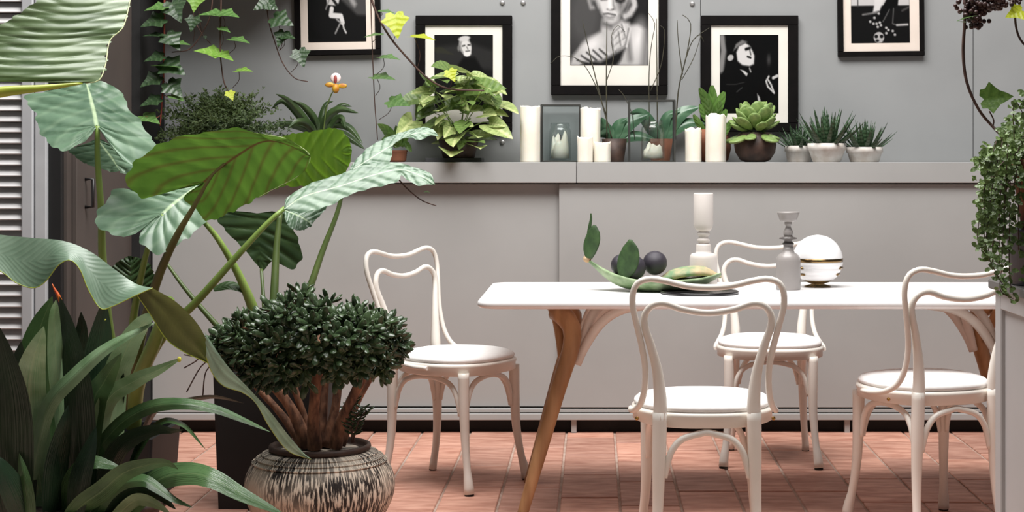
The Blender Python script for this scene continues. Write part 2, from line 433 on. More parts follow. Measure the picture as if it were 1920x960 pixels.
for px in (1076, 560, 1590):
    x = cx(px); put('foot', MB().box((x-.011, CABY+.02, 0), (x+.011, CABY+.05, cz(787))), M['cab'], cb_)

# ------------------------------------------------------------------ framed photographs
def paint(W, H, ops, bgc):
    yy, xx = np.mgrid[0:H, 0:W].astype(float); xx /= (W-1); yy /= (H-1)
    img = np.full((H, W), bgc, float)
    for op in ops:
        t, g, sft = op[0], op[1], op[2]
        if t == 'e':                                   # ellipse cx cy rx ry angle
            cx_, cy_, rx, ry, an = op[3]; an = math.radians(an); asp = H/W
            dx = xx-cx_; dy = (yy-cy_)*asp; u = (dx*math.cos(an)+dy*math.sin(an))/rx; v = (-dx*math.sin(an)+dy*math.cos(an))/(ry*asp)
            d = (np.sqrt(u*u+v*v)-1)*min(rx, ry*asp)
        elif t == 'p':                                 # polygon
            pts = op[3]; ins = np.zeros_like(xx, bool); d = np.full_like(xx, 9.)
            for i in range(len(pts)):
                (x0, y0), (x1, y1) = pts[i], pts[(i+1) % len(pts)]
                c = ((y0 > yy) != (y1 > yy)) & (xx < (x1-x0)*(yy-y0)/((y1-y0) or 1e-9)+x0); ins ^= c
                q = np.clip(((xx-x0)*(x1-x0)+(yy-y0)*(y1-y0))/((x1-x0)**2+(y1-y0)**2+1e-12), 0, 1)
                d = np.minimum(d, np.hypot(xx-x0-q*(x1-x0), yy-y0-q*(y1-y0)))
            d = np.where(ins, -d, d)
        else:                                          # stroke
            pts, w = op[3]; d = np.full_like(xx, 9.)
            for (x0, y0), (x1, y1) in zip(pts, pts[1:]):
                q = np.clip(((xx-x0)*(x1-x0)+(yy-y0)*(y1-y0))/((x1-x0)**2+(y1-y0)**2+1e-12), 0, 1)
                d = np.minimum(d, np.hypot(xx-x0-q*(x1-x0), yy-y0-q*(y1-y0))-w)
        a = np.clip(.5-d/(sft+1e-6), 0, 1); img = img*(1-a)+g*a
    return img
def frame_pic(label, x0, y0, x1, y1, bw, mx0, my0, mx1, my1, px0, py0, px1, py1, ops, bgc, warm=False, tilt=0, dep=.03, wide=False):
    Y = WALLY-dep
    c = P((x0+x1)/2, (y0+y1)/2, Y)
    t = thing('picture_frame', (c.x, WALLY-dep, c.z), label, 'picture', 'framed photographs on the grey wall')
    def rect(a, b, cc, d, ya, yb):
        p, q = P(a, d, Y), P(cc, b, Y); return (p.x, ya, p.z), (q.x, yb, q.z)
    yb = WALLY-.0005
    bars = [(x0, y0, x1, my0), (x0, my1, x1, y1), (x0, my0, mx0, my1), (mx1, my0, x1, my1)]
    for a in bars:
        put('frame_bar', MB().box(*rect(*a, Y, yb), .002), M['blackframe'], t)
    put('mount', MB().box(*rect(mx0-1, my0-1, mx1+1, my1+1, Y+.012, yb)), M['mat_warm' if warm else 'mat'], t)
    W = 120; H = int(W*(py1-py0)/(px1-px0))
    img = paint(W, H, ops, bgc)
    a, b = P(px0, py0, Y), P(px1, py1, Y)
    rows = [[(a.x+(b.x-a.x)*j/(W-1)-c.x, .0105, a.z+(b.z-a.z)*i/(H-1)-c.z) for j in range(W)] for i in range(H)]
    o = put('print', MB().grid(rows, smooth=False), M['print'], t, local=True)
    ca = o.data.color_attributes.new('ink', 'FLOAT_COLOR', 'POINT')
    g = np.clip(img*1.06-.06, 0, 1).ravel()**2.3*.82
    ca.data.foreach_set('color', np.stack([g*1.02, g*.985, g*.97, np.ones_like(g)], 1).astype(np.float32).ravel())
    put('glazing', MB().box(*rect(mx0-1, my0-1, mx1+1, my1+1, Y+.004, Y+.006)), M['glass_clear'], t)
    t.rotation_euler = (0, tilt, 0)
M['glass_clear'] = glass_mat('picture_glass', (1, 1, 1, 1), .01)

def U(px0, py0, px1, py1):
    return lambda *pts: [((x-px0)/(px1-px0), (y-py0)/(py1-py0)) for x, y in pts]
# leaping figure, legs visible
q = U(576, -70, 685, 78)
ops = [('p', .34, .05, q((690,-50), (690,30), (668,28), (652,12), (640,0), (645,-30))), ('p', .62, .05, q((650,-8), (658,8), (664,14), (668,8), (660,-10))),
       ('e', .75, .03, q((622,-30))[0]+(.16, .12, 30)), ('e', .85, .03, q((628,-58))[0]+(.06, .05, 0)),
       ('p', .8, .02, q((610,-20), (640,-20), (634,6), (628,10), (612,8))), ('s', .55, .02, (q((618,-6), (610,16)), .012)), ('s', .2, .02, (q((622,-4), (630,8)), .02)),
       ('s', .88, .02, (q((621,16), (619,28), (638,30), (641,42)), .035)), ('s', .82, .02, (q((641,42), (643,53), (647,61)), .014)), ('s', .65, .02, (q((630,36), (637,42), (632,52), (627,62)), .012))]
frame_pic('black-framed photograph of a leaping figure above the orchid flower', 551,-110,712,103, 11, 562,-98,702,93, 576,-70,685,78, ops, .16, warm=True, tilt=R(-1.0))
# man in dark clothes, head at upper middle
q = U(814, 65, 924, 205)
ops = [('p', .24, .08, q((814,88), (880,80), (924,95), (924,130), (814,125))), ('p', .13, .05, q((840,205), (850,135), (868,108), (890,106), (910,140), (924,205))),
       ('e', .62, .02, q((872,86))[0]+(.105, .13, -15)), ('e', .86, .02, q((874,88))[0]+(.08, .10, -15)), ('e', .82, .02, q((870,72))[0]+(.10, .035, -10)),
       ('e', .5, .02, q((860,90))[0]+(.025, .04, 0)), ('s', .3, .015, (q((867,86), (871,85)), .01)), ('s', .3, .015, (q((877,84), (881,84)), .01)), ('s', .4, .015, (q((875,88), (877,92)), .006)),
       ('e', .92, .02, q((876,100))[0]+(.065, .04, -15)), ('s', .4, .015, (q((873,96), (880,95)), .008))]
frame_pic('black-framed photograph of a bearded man behind the pale leafy plant', 779,29,960,247, 17, 797,47,942,230, 814,65,924,205, ops, .17)
# woman, bare shoulder, gathered cloth: the largest
q = U(1069, -75, 1216, 122)
ops = [('e', .36, .35, q((1096,30))[0]+(.3, .4, 0)), ('e', .66, .08, q((1146,-30))[0]+(.30, .25, 0)),
       ('s', .60, .03, (q((1112,-20), (1104,0), (1108,14), (1120,12), (1116,0)), .02)), ('s', .25, .04, (q((1114,4), (1118,14)), .012)),
       ('s', .74, .04, (q((1176,-30), (1186,-8), (1190,10), (1182,24), (1172,30)), .035)), ('s', .5, .03, (q((1180,-20), (1180,6), (1174,22)), .012)), ('s', .82, .03, (q((1184,-20), (1192,4), (1188,18)), .008)),
       ('p', .74, .05, q((1069,119), (1074,104), (1092,82), (1112,68), (1126,58), (1129,36), (1162,32), (1168,46), (1196,46), (1210,56), (1216,88), (1214,124), (1069,124))),
       ('e', .90, .12, q((1110,84))[0]+(.12, .06, -35)), ('e', .92, .15, q((1196,74))[0]+(.07, .13, 10)), ('s', .50, .10, (q((1212,62), (1208,120)), .03)), ('s', .45, .08, (q((1176,60), (1182,110)), .02)),
       ('s', .42, .06, (q((1132,44), (1150,50), (1164,40)), .022)),
       ('p', .84, .06, q((1121,-40), (1122,0), (1127,22), (1135,36), (1145,41), (1154,38), (1165,26), (1172,8), (1174,-40))),
       ('p', .50, .08, q((1160,-20), (1174,-20), (1171,14), (1163,26), (1158,16), (1156,4))), ('s', .2, .03, (q((1156,0), (1164,3), (1170,0)), .014)), ('s', .3, .03, (q((1128,-2), (1138,-3)), .012)),
       ('s', .55, .03, (q((1150,-10), (1150,8), (1153,16)), .012)), ('s', .34, .02, (q((1139,17), (1144,19), (1150,17)), .007)), ('e', .93, .05, q((1143,8))[0]+(.018, .06, 0)),
       ('s', .38, .018, (q((1132,26), (1140,25), (1145,26), (1154,28)), .008)), ('s', .58, .02, (q((1134,30), (1143,33), (1152,31)), .010)), ('s', .62, .03, (q((1137,35), (1150,36)), .006)),
       ('p', .78, .05, q((1150,50), (1166,38), (1180,42), (1182,66), (1172,90), (1150,100), (1146,76)))]
for a, b_, c_, d_ in ((1150,62,1162,52), (1151,74,1168,58), (1152,86,1174,70), (1148,70,1150,94), (1166,46,1172,66), (1179,54,1172,88), (1160,60,1164,84), (1154,96,1172,86)):
    ops += [('s', .42, .03, (q((a, b_), (c_, d_)), .005)), ('s', .9, .03, (q((a+3, b_), (c_+3, d_)), .004))]
ops += [('p', .16, .05, q((1088,124), (1100,112), (1126,116), (1150,102), (1172,90), (1164,112), (1156,124)))]
for a, b_, c_, d_ in ((1082,112,1100,119), (1090,104,1108,116), (1100,98,1118,112), (1112,94,1128,109), (1124,92,1138,104)):
    ops += [('s', .22, .02, (q((a, b_), (c_, d_)), .007)), ('s', .85, .03, (q((a+4, b_-3), (c_+4, d_-3)), .006))]
frame_pic('largest black-framed photograph, a fair-haired woman with bare shoulder, above the candles', 1033,-112,1252,178, 18, 1051,-93,1235,160, 1069,-75,1216,122, ops, .20)
# man in black cap looking up
q = U(1350, 65, 1460, 212)
ops = [('s', .55, .05, (q((1354,70), (1357,95), (1352,130)), .05)), ('p', .05, .04, q((1352,212), (1354,140), (1368,118), (1362,80), (1380,66), (1408,72), (1416,90), (1412,125), (1420,212))),
       ('p', .85, .03, q((1381,98), (1386,86), (1398,80), (1407,86), (1412,96), (1415,104), (1414,120), (1406,124), (1392,122), (1383,114))), ('p', .5, .03, q((1375,96), (1380,82), (1392,74), (1402,78), (1386,86))),
       ('s', .06, .02, (q((1399,92), (1406,90)), .018)), ('s', .12, .015, (q((1402,106), (1408,108)), .012)), ('s', .35, .02, (q((1406,92), (1408,102)), .01)), ('e', .72, .02, q((1370,108))[0]+(.05, .045, 40)),
       ('p', .82, .02, q((1388,130), (1396,132), (1403,138), (1400,143))), ('s', .7, .02, (q((1406,128), (1408,134)), .012)),
       ('s', .8, .015, (q((1442,143), (1437,152), (1440,162), (1452,174), (1446,158), (1441,150)), .014)), ('s', .8, .015, (q((1450,146), (1458,142)), .02)), ('s', .3, .02, (q((1363,158), (1380,158), (1396,154)), .006)), ('s', .35, .02, (q((1382,172), (1392,164)), .007)),
       ('e', .35, .06, q((1442,112))[0]+(.03, .06, 0)), ('p', .75, .02, q((1420,175), (1425,182), (1432,212), (1424,212)))]
frame_pic('black-framed photograph of a man looking upwards, above the round succulent', 1315,29,1497,247, 17, 1333,47,1478,230, 1350,65,1460,212, ops, .08)
# striding dark figure with sparkling ornaments
q = U(1596, -70, 1706, 80)
ops = [('p', .80, .02, q((1596,-70), (1706,-70), (1706,10), (1596,10))), ('s', .3, .02, (q((1609,-40), (1609,12)), .008)), ('p', .86, .03, q((1642,-30), (1665,-20), (1650,20), (1637,23), (1640,8))),
       ('p', .10, .02, q((1664,-40), (1690,-50), (1684,10), (1668,20), (1652,50), (1646,30), (1662,0))), ('s', .65, .03, (q((1618,27), (1644,23)), .008)), ('s', .45, .02, (q((1668,18), (1656,40)), .008)), ('s', .45, .02, (q((1676,16), (1674,44), (1682,47)), .008)), ('s', .75, .02, (q((1682,47), (1702,46)), .014)), ('s', .4, .03, (q((1692,20), (1704,14)), .01))]
for x, y in ((1632,40),(1638,44),(1648,25),(1640,33),(1644,44),(1650,42),(1646,50),(1652,47),(1662,52),(1666,56),(1674,58),(1678,65),(1662,62)): ops.append(('e', .75, .02, q((x, y))[0]+(.022, .016, 30)))
ops += [('e', .72, .015, q((1648,70))[0]+(.09, .07, 0)), ('e', .15, .015, q((1643,68))[0]+(.03, .022, 0)), ('e', .15, .015, q((1653,68))[0]+(.03, .022, 0)), ('e', .2, .015, q((1645,76))[0]+(.03, .015, 0))]
frame_pic('thin black-framed photograph of a dark striding figure, rightmost on the wall', 1571,-110,1733,105, 10, 1581,-99,1724,96, 1596,-70,1706,80, ops, .14, warm=True, tilt=R(-.6))

# ------------------------------------------------------------------ chairs
def mirror(pts): return [(-x, y, z) for x, y, z in pts]
def make_chair():
    t = thing('bentwood_chair', (0, 0, 0), 'x', 'chair', 'white bentwood chairs around the table')
    mt = M['chair']
    # seat ring outline (egg, front is +Y)
    def outline(sc=1.0, dz=0):
        pts = []
        for i in range(48):
            a = 2*math.pi*i/48; x, y = math.cos(a), math.sin(a)
            ex = 2.5; r = 1/(abs(x)**ex+abs(y)**ex)**(1/ex)
            w = .206 if y > 0 else .206-.022*abs(y*r)
            pts.append((x*r*w*sc, (y*r*.20)*sc+.005, dz))
        return pts
    sf = MB()
    rings = [outline(.95, .412), outline(1, .416), outline(1.0, .438), outline(1.015, .444), outline(1.015, .452), outline(.97, .457)]
    sf.add([v for r in rings for v in r], [(i*48+j, i*48+(j+1) % 48, (i+1)*48+(j+1) % 48, (i+1)*48+j) for i in range(5) for j in range(48)]+[tuple(reversed(range(48))), tuple(240+j for j in range(48))], True)
    put('seat_frame', sf, mt, t, local=True)
    cs = MB(); rr = [outline(.96, .4565), outline(.985, .463), outline(.98, .470), outline(.93, .479), outline(.8, .486), outline(.55, .491), outline(.25, .493)]
    cs.add([v for r in rr for v in r], [(i*48+j, i*48+(j+1) % 48, (i+1)*48+(j+1) % 48, (i+1)*48+j) for i in range(6) for j in range(48)]+[tuple(reversed(range(48))), tuple(288+j for j in range(48))], True)
    put('cushion', cs, M['cushion'], t, local=True)
    for s in (-1, 1):
        fp = spline([(s*.160, .150, .425), (s*.160, .152, .33), (s*.162, .158, .20), (s*.170, .172, .10), (s*.179, .186, .035), (s*.181, .190, .006)], 22)
        lg = put('leg', MB().tube(fp, [.020, .0195, .019, .0185, .0175, .0165, .0155, .0145, .0135, .0135, .017, .0185], 12), mt, t, local=True)
        put('foot_cap', MB().lathe([(.0165, 0), (.0165, .006)], (s*.181, .190, 0), 12), M['rubber'], lg, local=True)
        rp_ = spline([(s*.134, -.188, .46), (s*.136, -.186, .33), (s*.139, -.186, .20), (s*.144, -.196, .10), (s*.150, -.212, .03), (s*.151, -.216, .005)], 20)
        lg = put('leg', MB().tube(rp_, [.0205, .0205, .020, .019, .0175, .016, .0145, .0135, .0135, .015], 12), mt, t, local=True)
        put('foot_cap', MB().lathe([(.014, 0), (.014, .005)], (s*.151, -.216, 0), 12), M['rubber'], lg, local=True)
    inner = [(.134, -.188, .44), (.133, -.190, .50), (.142, -.198, .58), (.160, -.212, .65), (.176, -.223, .70), (.179, -.228, .735), (.160, -.234, .764), (.125, -.237, .772), (.07, -.237, .755), (0, -.237, .746)]
    full = spline(inner+mirror(list(reversed(inner[:-1]))), 84)
    rad = [.0200, .0190, .016, .0135, .0118, .0105, .0098, .0095, .0095, .0095, .0095, .0095, .0098, .0105, .0118, .0135, .016, .0190, .0200]
    put('inner_back_hoop', MB().tube(full, rad, 12), mt, t, local=True)
    outer = [(.2115, .03, .440), (.2125, -.035, .443), (.202, -.105, .455), (.186, -.152, .482), (.1765, -.180, .53), (.176, -.198, .59), (.186, -.214, .65), (.200, -.228, .71), (.212, -.240, .765), (.211, -.247, .805), (.197, -.252, .832), (.165, -.255, .843), (.125, -.256, .838), (.06, -.256, .823), (0, -.256, .819)]
    full = spline(outer+mirror(list(reversed(outer[:-1]))), 110)
    put('outer_back_hoop', MB().tube(full, [.0075, .0095, .009, .009, .009, .009, .009, .0095, .0075], 12), mt, t, local=True)
    # four bent arches under the seat
    F = {'fl': (-.160, .150), 'fr': (.160, .150), 'rl': (-.136, -.186), 'rr': (.136, -.186)}
    for a, b in (('fl', 'fr'), ('rl', 'rr'), ('fl', 'rl'), ('fr', 'rr')):
        p, q_ = Vector(F[a]), Vector(F[b]); L = (q_-p).length; d = (q_-p)/L; e = .022
        pts = []
        for s_, z in ((e-.004, .272), (e, .30), (e+.012, .345), (.065, .382), (.12, .399), (L/2, .402)): pts.append((s_, z))
        pts += [(L-s_, z) for s_, z in reversed(pts[:-1])]
        p3 = spline([(p.x+d.x*s_, p.y+d.y*s_, z) for s_, z in pts], 40)
        put('brace', MB().tube(p3, [.006, .0095, .0098, .0098, .0098, .0098, .0098, .0095, .006], 10), mt, t, local=True)
    for s in (-1, 1):
        put('screw', MB().ball((s*.197, -.115, .431), .006, 10, 6), M['brass'], t, local=True)
    return t
chair0 = make_chair()
def copy_tree(o, parent=None):
    c = o.copy(); col.objects.link(c); c.parent = parent
    for ch in list(o.children): copy_tree(ch, c)
    return c
spots = [(.319, 4.885, 0, 'white bentwood chair seen square from behind, nearest, in front of the black tray'),
         (-.5085, 6.045, -121.1, 'white bentwood chair left of the table, beside the speckled pot'),
         (.688, 6.50, 175.5, 'white bentwood chair on the far side of the table, facing the camera'),
         (1.065, 5.327, 19, 'white bentwood chair turned at an angle beside the grey box on the right')]
chairs = [chair0]+[copy_tree(chair0) for _ in range(3)]
for c_, (x, y, a, lb) in zip(chairs, spots):
    c_.location = (x, y, 0); c_.rotation_euler = (0, 0, R(a)); c_['label'] = lb

# ------------------------------------------------------------------ table
TX0, TX1, TY0, TY1, TZ = -.380, 1.665, 5.30, 6.14, .725
tb = thing('dining_table', ((TX0+TX1)/2, (TY0+TY1)/2, 0), 'long white-topped dining table with splayed oak legs and curved white braces', 'table')
def rr_outline(x0, y0, x1, y1, r, z, n=8):
    o = []
    for cx_, cy_, a0 in ((x1-r, y1-r, 0), (x0+r, y1-r, 90), (x0+r, y0+r, 180), (x1-r, y0+r, 270)):
        for i in range(n+1):
            a = R(a0+90*i/n); o.append((cx_+r*math.cos(a), cy_+r*math.sin(a), z))
    return o
rings = []
for ins, z in ((.02, .697), (.008, .699), (.001, .706), (0, .712), (.001, .718), (.004, .723), (.010, .725)):
    rings.append(rr_outline(TX0+ins, TY0+ins, TX1-ins, TY1-ins, .055, z))
nn_ = len(rings[0])
put('tabletop', MB().add([v for r in rings for v in r], [(i*nn_+j, i*nn_+(j+1) % nn_, (i+1)*nn_+(j+1) % nn_, (i+1)*nn_+j) for i in range(len(rings)-1) for j in range(nn_)]
    + [tuple(reversed(range(nn_))), tuple((len(rings)-1)*nn_+j for j in range(nn_))], True), M['tabletop'], tb)
for sx_ in (-1, 1):
    for sy in (-1, 1):
        cx0, cy0 = (-.079 if sx_ < 0 else 1.375), 5.72+sy*.20; dz = -.025
        leg = spline([(cx0+sx_*.048, cy0-sy*.03, .672), (cx0+sx_*.018, cy0, .650), (cx0-sx_*.004, cy0+sy*.015, .61), (cx0+sx_*.002, cy0+sy*.03, .545), (cx0+sx_*.042, cy0+sy*.055, .42), (cx0+sx_*.105, cy0+sy*.085, .20), (cx0+sx_*.162, cy0+sy*.11, 0)], 26)
        put('leg', MB().tube(leg, [.036, .032, .029, .028, .027, .0255, .024, .0225, .0205, .019, .018], 14), M['oak'], tb)
        for dx, dy in ((-sx_*.20, -sy*.02), (-sx_*.085, -sy*.10)):
            br = spline([(cx0-sx_*.018, cy0+sy*.005, .495), (cx0-sx_*.026+dx*.1, cy0+dy*.1, .555), (cx0-sx_*.03+dx*.35, cy0+dy*.35, .632), (cx0+dx*.7-sx_*.03, cy0+dy*.7, .676), (cx0+dx*1.1-sx_*.04, cy0+dy*1.1, .690)], 20)
            put('brace', MB().tube(br, [.016, .0165, .0165, .016, .014], 10, flat=.8), M['chair'], tb)
        br = spline([(cx0+sx_*.03, cy0-sy*.0, .52), (cx0+sx_*.04, cy0-sy*.03, .597), (cx0+sx_*.055, cy0-sy*.07, .656), (cx0+sx_*.08, cy0-sy*.10, .692)], 16)
        put('brace', MB().tube(br, [.014, .016, .016, .015], 10, flat=.8), M['oak'], tb)

# ------------------------------------------------------------------ grey box at the right edge
bx0 = 1.09
bxo = thing('storage_box', (1.36, 4.05, 0), 'tall grey box with inset side panel and dark rim at the right edge', 'box')
put('body', MB().box((bx0+.012, 3.61, .001), (1.62, 4.488, .8255)), M['box'], bxo)
for y0, y1 in ((4.44, 4.5), (3.6, 3.66)): put('corner_post', MB().box((bx0, y0, 0), (bx0+.05, y1, .825), .003), M['box'], bxo)
put('top_rail', MB().box((bx0, 3.66, .775), (bx0+.03, 4.44, .825), .002), M['box'], bxo)
put('rim', MB().box((bx0-.016, 3.58, .826), (1.63, 4.515, .852), .004), M['rim'], bxo)

# ------------------------------------------------------------------ things on the table
def lathe_px(cxpx, basepx, Y, prof_px, n=28):
    """prof_px: list of (radius px, y px) from bottom to top"""
    c = P(cxpx, basepx, Y)
    return MB().lathe([(max(1e-6, S(r, Y)), S(basepx-y, Y)) for r, y in prof_px], c, n), c
TS = lambda Y: VY+(EYE-TZ)*FPX/Y                                  # image row of the table top at that distance
Y = 5.85; b0 = TS(Y)
c = P(1319, b0, Y); t = thing('candlestick', c, 'tall matt white ceramic candlestick standing behind the cactus pad', 'candlestick')
m_, _ = lathe_px(1319, b0, Y, [(0, b0), (25, b0), (26, b0-2), (26, 484), (25, 479), (22, 475), (15, 474), (14.5, 470), (14, 460), (13, 457.5), (9, 457)])
put('base', m_, M['ceramic'], t)
m_, _ = lathe_px(1319, b0, Y, [(9, 458), (9.5, 455), (12, 452), (12, 449), (9, 446), (9, 443), (12, 440), (12, 437), (9, 434), (10, 431)])
put('neck', m_, M['ceramic'], t)
m_, _ = lathe_px(1319, b0, Y, [(0, 433), (12, 433), (15, 430), (17.5, 425), (18.5, 420), (18.5, 364), (17.5, 362), (15, 362), (14.5, 364), (14, 390), (0, 390)])
put('cup', m_, M['ceramic'], t)
Y = 5.77; b0 = TS(Y)
c = P(1478, b0, Y); t = thing('candlestick', c, 'slender grey glazed bottle-shaped candlestick beside the white sphere', 'candlestick')
m_, _ = lathe_px(1478, b0, Y, [(0, b0), (22, b0), (23, b0-2), (23, 489), (22, 483), (18, 477), (12, 473), (10, 468), (9, 462)])
put('base', m_, M['greycer'], t)
m_, _ = lathe_px(1478, b0, Y, [(9, 464), (9, 460), (11, 458), (11, 456), (8, 454), (8, 451), (10, 449), (17, 448), (17, 446), (9, 444), (8, 441)])
put('collar', m_, M['greydk'], t)
m_, _ = lathe_px(1478, b0, Y, [(7, 444), (9, 440), (9, 434), (7, 430), (5, 426), (5, 423), (7, 421), (7, 417), (5, 415)])
put('stem', m_, M['greycer'], t)
m_, _ = lathe_px(1478, b0, Y, [(5, 417), (13, 415), (16, 413), (17, 410), (19, 404), (21, 400), (21, 397), (19, 397), (17, 402), (0, 404)])
put('dish', m_, M['greycer'], t)
Y = 5.90; b0 = TS(Y); cxp, cyp, rp_ = 1533.0, 487.0, 47.0
c = P(cxp, b0, Y); t = thing('sphere_lamp', c, 'glossy white ball-shaped table lamp with thin gold bands', 'lamp')
def sph(y0, y1, r=rp_, n=14, extra=None):
    p = []
    for i in range(n+1):
        y = y0+(y1-y0)*i/n; p.append((math.sqrt(max(0, r*r-(y-cyp)**2))+(extra(y) if extra else 0), y))
    return p
m_, _ = lathe_px(cxp, b0, Y, sph(484, cyp-rp_, n=22), 40); put('dome', m_, M['gloss'], t)
m_, _ = lathe_px(cxp, b0, Y, sph(490, 484, 47.4, 3), 40); put('band', m_, M['gold'], t)
m_, _ = lathe_px(cxp, b0, Y, sph(525, 490, 46.6, 40, lambda y: 1.2*abs(math.sin((y-490)/35*math.pi*3))), 40); put('ribbed_bowl', m_, M['gloss'], t)
m_, _ = lathe_px(cxp, b0, Y, sph(529, 525, 46.9, 2), 40); put('band', m_, M['gold'], t)
for yb in (501, 513):
    rb_ = math.sqrt(47.6**2-(yb-cyp)**2)
    for a0_, a1_ in ((196, 226), (-34, -12)):
        arc = [P(cxp, yb, Y)+Vector((math.cos(R(a_))*S(rb_, Y), math.sin(R(a_))*S(rb_, Y), 0)) for a_ in np.linspace(a0_, a1_, 8)]
        put('band_arc', MB().tube(arc, S(2.6, Y), 6), M['gold'], t)  # short gold arcs at the left and right of the bowl
m_, _ = lathe_px(cxp, b0, Y, [(0, b0-.2), (24, b0-.2), (25, b0-2)]+sph(532, 529, 46.4, 2), 40); put('foot', m_, M['gold'], t)
Y = 5.60; c = P(1311.5, TS(Y), Y); r = S(73.5, Y)
t = thing('tray', c, 'thin round black tray lying flat on the white table', 'tray')
put('plate', MB().lathe([(0, .0005), (r*.96, .0005), (r, .003), (r, .008), (r*.985, .010), (r*.965, .009), (r*.955, .006), (0, .006)], c, 48), M['tray'], t)

# big prickly pear pad, curled up like a boat
M['cactus'] = simple('cactus_skin', C(96,122,80), C(156,174,136), rough=.55, scale=16, bmp=.15, stretch=(1, 1, 1))
M['cactusdk'] = simple('cactus_skin_dark', C(44,66,36), C(62,88,48), rough=.5, scale=30, bmp=.3)
M['mottled'] = simple('cactus_mottled', C(112,140,104), C(196,168,132), rough=.7, scale=22, bmp=.3)
M['scar'] = simple('cactus_scar', C(172,138,100), C(206,180,146), rough=.85, scale=30, bmp=.4)
Yc = 5.692; z0 = TZ
c = Vector((P(1225, 540, Yc).x, Yc, z0)); t = thing('cactus_pad', c, 'long curled green prickly pear pad with small upright pads on the table', 'cactus')
def pad(mb, pts, wid, thick, n=26, k=14, cup=0.0):
    """thick leaf-like pad: pts centre line, wid half widths, cupped across"""
    cs = spline(pts, n); rows = []
    for i in range(n):
        s = i/(n-1); tg = (cs[min(n-1, i+1)]-cs[max(0, i-1)]).normalized()
        side = Vector((0, 1, 0)); side = (side-tg*side.dot(tg)).normalized(); up = tg.cross(side).normalized()
        if up.z < 0: up = -up
        w = float(np.interp(s, np.linspace(0, 1, len(wid)), wid)); th = thick*max(.25, min(1, w/max(wid)*1.3)); row = []
        for j in range(k+1):
            a = 2*math.pi*j/k; u = math.cos(a); v = math.sin(a)
            row.append(cs[i]+side*w*u+up*(th*v+cup*u*u*w))
        rows.append(row)
    mb.grid(rows); a = len(mb.v)
    for r_ in (rows[0], rows[-1]):
        o = len(mb.v); mb.add(r_[:-1], [tuple(range(k))], True)
    return mb
def at(px, py, Y=Yc): return P(px, py, Y)
main = [at(1100, 487, 5.756), at(1112, 496, 5.745), at(1135, 514, 5.735), at(1165, 529, 5.714), at(1205, 538, 5.703), at(1255, 538, 5.692), at(1300, 533, 5.703), at(1330, 524, 5.714), at(1350, 515, 5.724)]
put('pad', pad(MB(), main, [.012, .032, .055, .076, .088, .09, .085, .068, .045, .02], .017, cup=.30), M['cactus'], t)
put('scar', MB().ball(at(1101, 485, 5.745), S(8, 5.735), 12, 8, (1, 1, .9)), M['scar'], t)
pad_s = [at(1235, 526, 5.745), at(1275, 511, 5.756), at(1315, 508, 5.756), at(1352, 519, 5.756)]
put('dry_patch', pad(MB(), pad_s, [.02, .06, .07, .05, .015], .018, cup=-.1), M['mottled'], t)
def upright(pts, wid, Y, mat, name='small_pad', thick=.007):
    mb = MB(); cs = spline([P(x, y, Y) for x, y in pts], 20); rows = []
    for i in range(20):
        s = i/19; tg = (cs[min(19, i+1)]-cs[max(0, i-1)]).normalized(); side = tg.cross(Vector((0.35, 1, 0))).normalized(); nn = tg.cross(side)
        w = S(float(np.interp(s, np.linspace(0, 1, len(wid)), wid)), Y)
        rows.append([cs[i]+side*w*math.cos(2*math.pi*j/12)+nn*thick*min(1, w/.012)*math.sin(2*math.pi*j/12) for j in range(13)])
    mb.grid(rows)
    return put(name, mb, mat, t)
upright([(1104,484), (1107,465), (1112,445), (1115,422)], [7, 13, 15.5, 15, 12, 3], 5.735, M['cactusdk'])
upright([(1103,455), (1105,430), (1108,412), (1108,400)], [3, 4, 3, 1.5], 5.745, M['cactusdk'], 'shoot', .004)
upright([(1168,520), (1175,500), (1181,475), (1182,449)], [9, 18, 21, 20, 15, 3], 5.660, M['cactusdk'])
ball_me = MB().ball((0, 0, 0), 1, 24, 16).mesh('fruit'); ball_me.materials.append(M['fruit'])
for px, py, Yb, r, lb in ((1228,493,5.756,23,'round black fruit, uppermost, right end of the cactus pad'), (1187,502,5.692,24,'round black fruit in the middle, behind the upright cactus lobe'),
                          (1166,497,5.788,21,'round black fruit, leftmost and mostly hidden by the cactus lobe')):
    o = bpy.data.objects.new('fruit', ball_me); col.objects.link(o); o.location = P(px, py, Yb); rr = S(r, Yb); o.scale = (rr, rr, rr*.98)
    o.rotation_euler = (.4, .3, px); tagged(o, lb, 'fruit', 'black fruit on the cactus pad')

# ------------------------------------------------------------------ things on the ledge
LZ = 1.17
def ledge(px, Y=7.27): p = P(px, VY, Y); return Vector((p.x, Y, LZ))
LS = lambda v, Y=7.27: S(v, Y)
def candle(px, w, h, label, Y=7.27, seed=0, wob=3):
    c = ledge(px, Y); r = LS(w/2, Y); H = LS(h, Y); rg = random.Random(seed)
    ph = [rg.uniform(0, 6.28) for _ in range(4)]
    def f(i, a):
        if i >= 3:
            k = LS(wob, Y)*(.5*math.sin(a*2+ph[0])+.35*math.sin(a*5+ph[1])+.25*math.sin(a*9+ph[2])); return (LS(.6)*math.sin(a*7+ph[3]), k)
        return (LS(.35)*math.sin(a*6+ph[3]), 0)
    t = thing('candle', c, label, 'candle', 'ivory pillar candles on the ledge')
    put('wax', MB().lathe([(r*.97, 0), (r, .004), (r, H*.6), (r*1.02, H-.006), (r*.99, H), (r*.88, H-.004)], c, 32, wob=f).lathe([(r*.9, H-.012), (0.0001, H-.02)], c, 32), M['wax'], t)
    put('wick', MB().tube([c+Vector((0, 0, H-.022)), c+Vector((.001, 0, H-.008)), c+Vector((.004, 0, H-.002))], .0014, 6), M['wick'], t)
candle(994, 37, 105, 'tallest ivory pillar candle, left of both glass lanterns', 7.24, 1, 1.5)
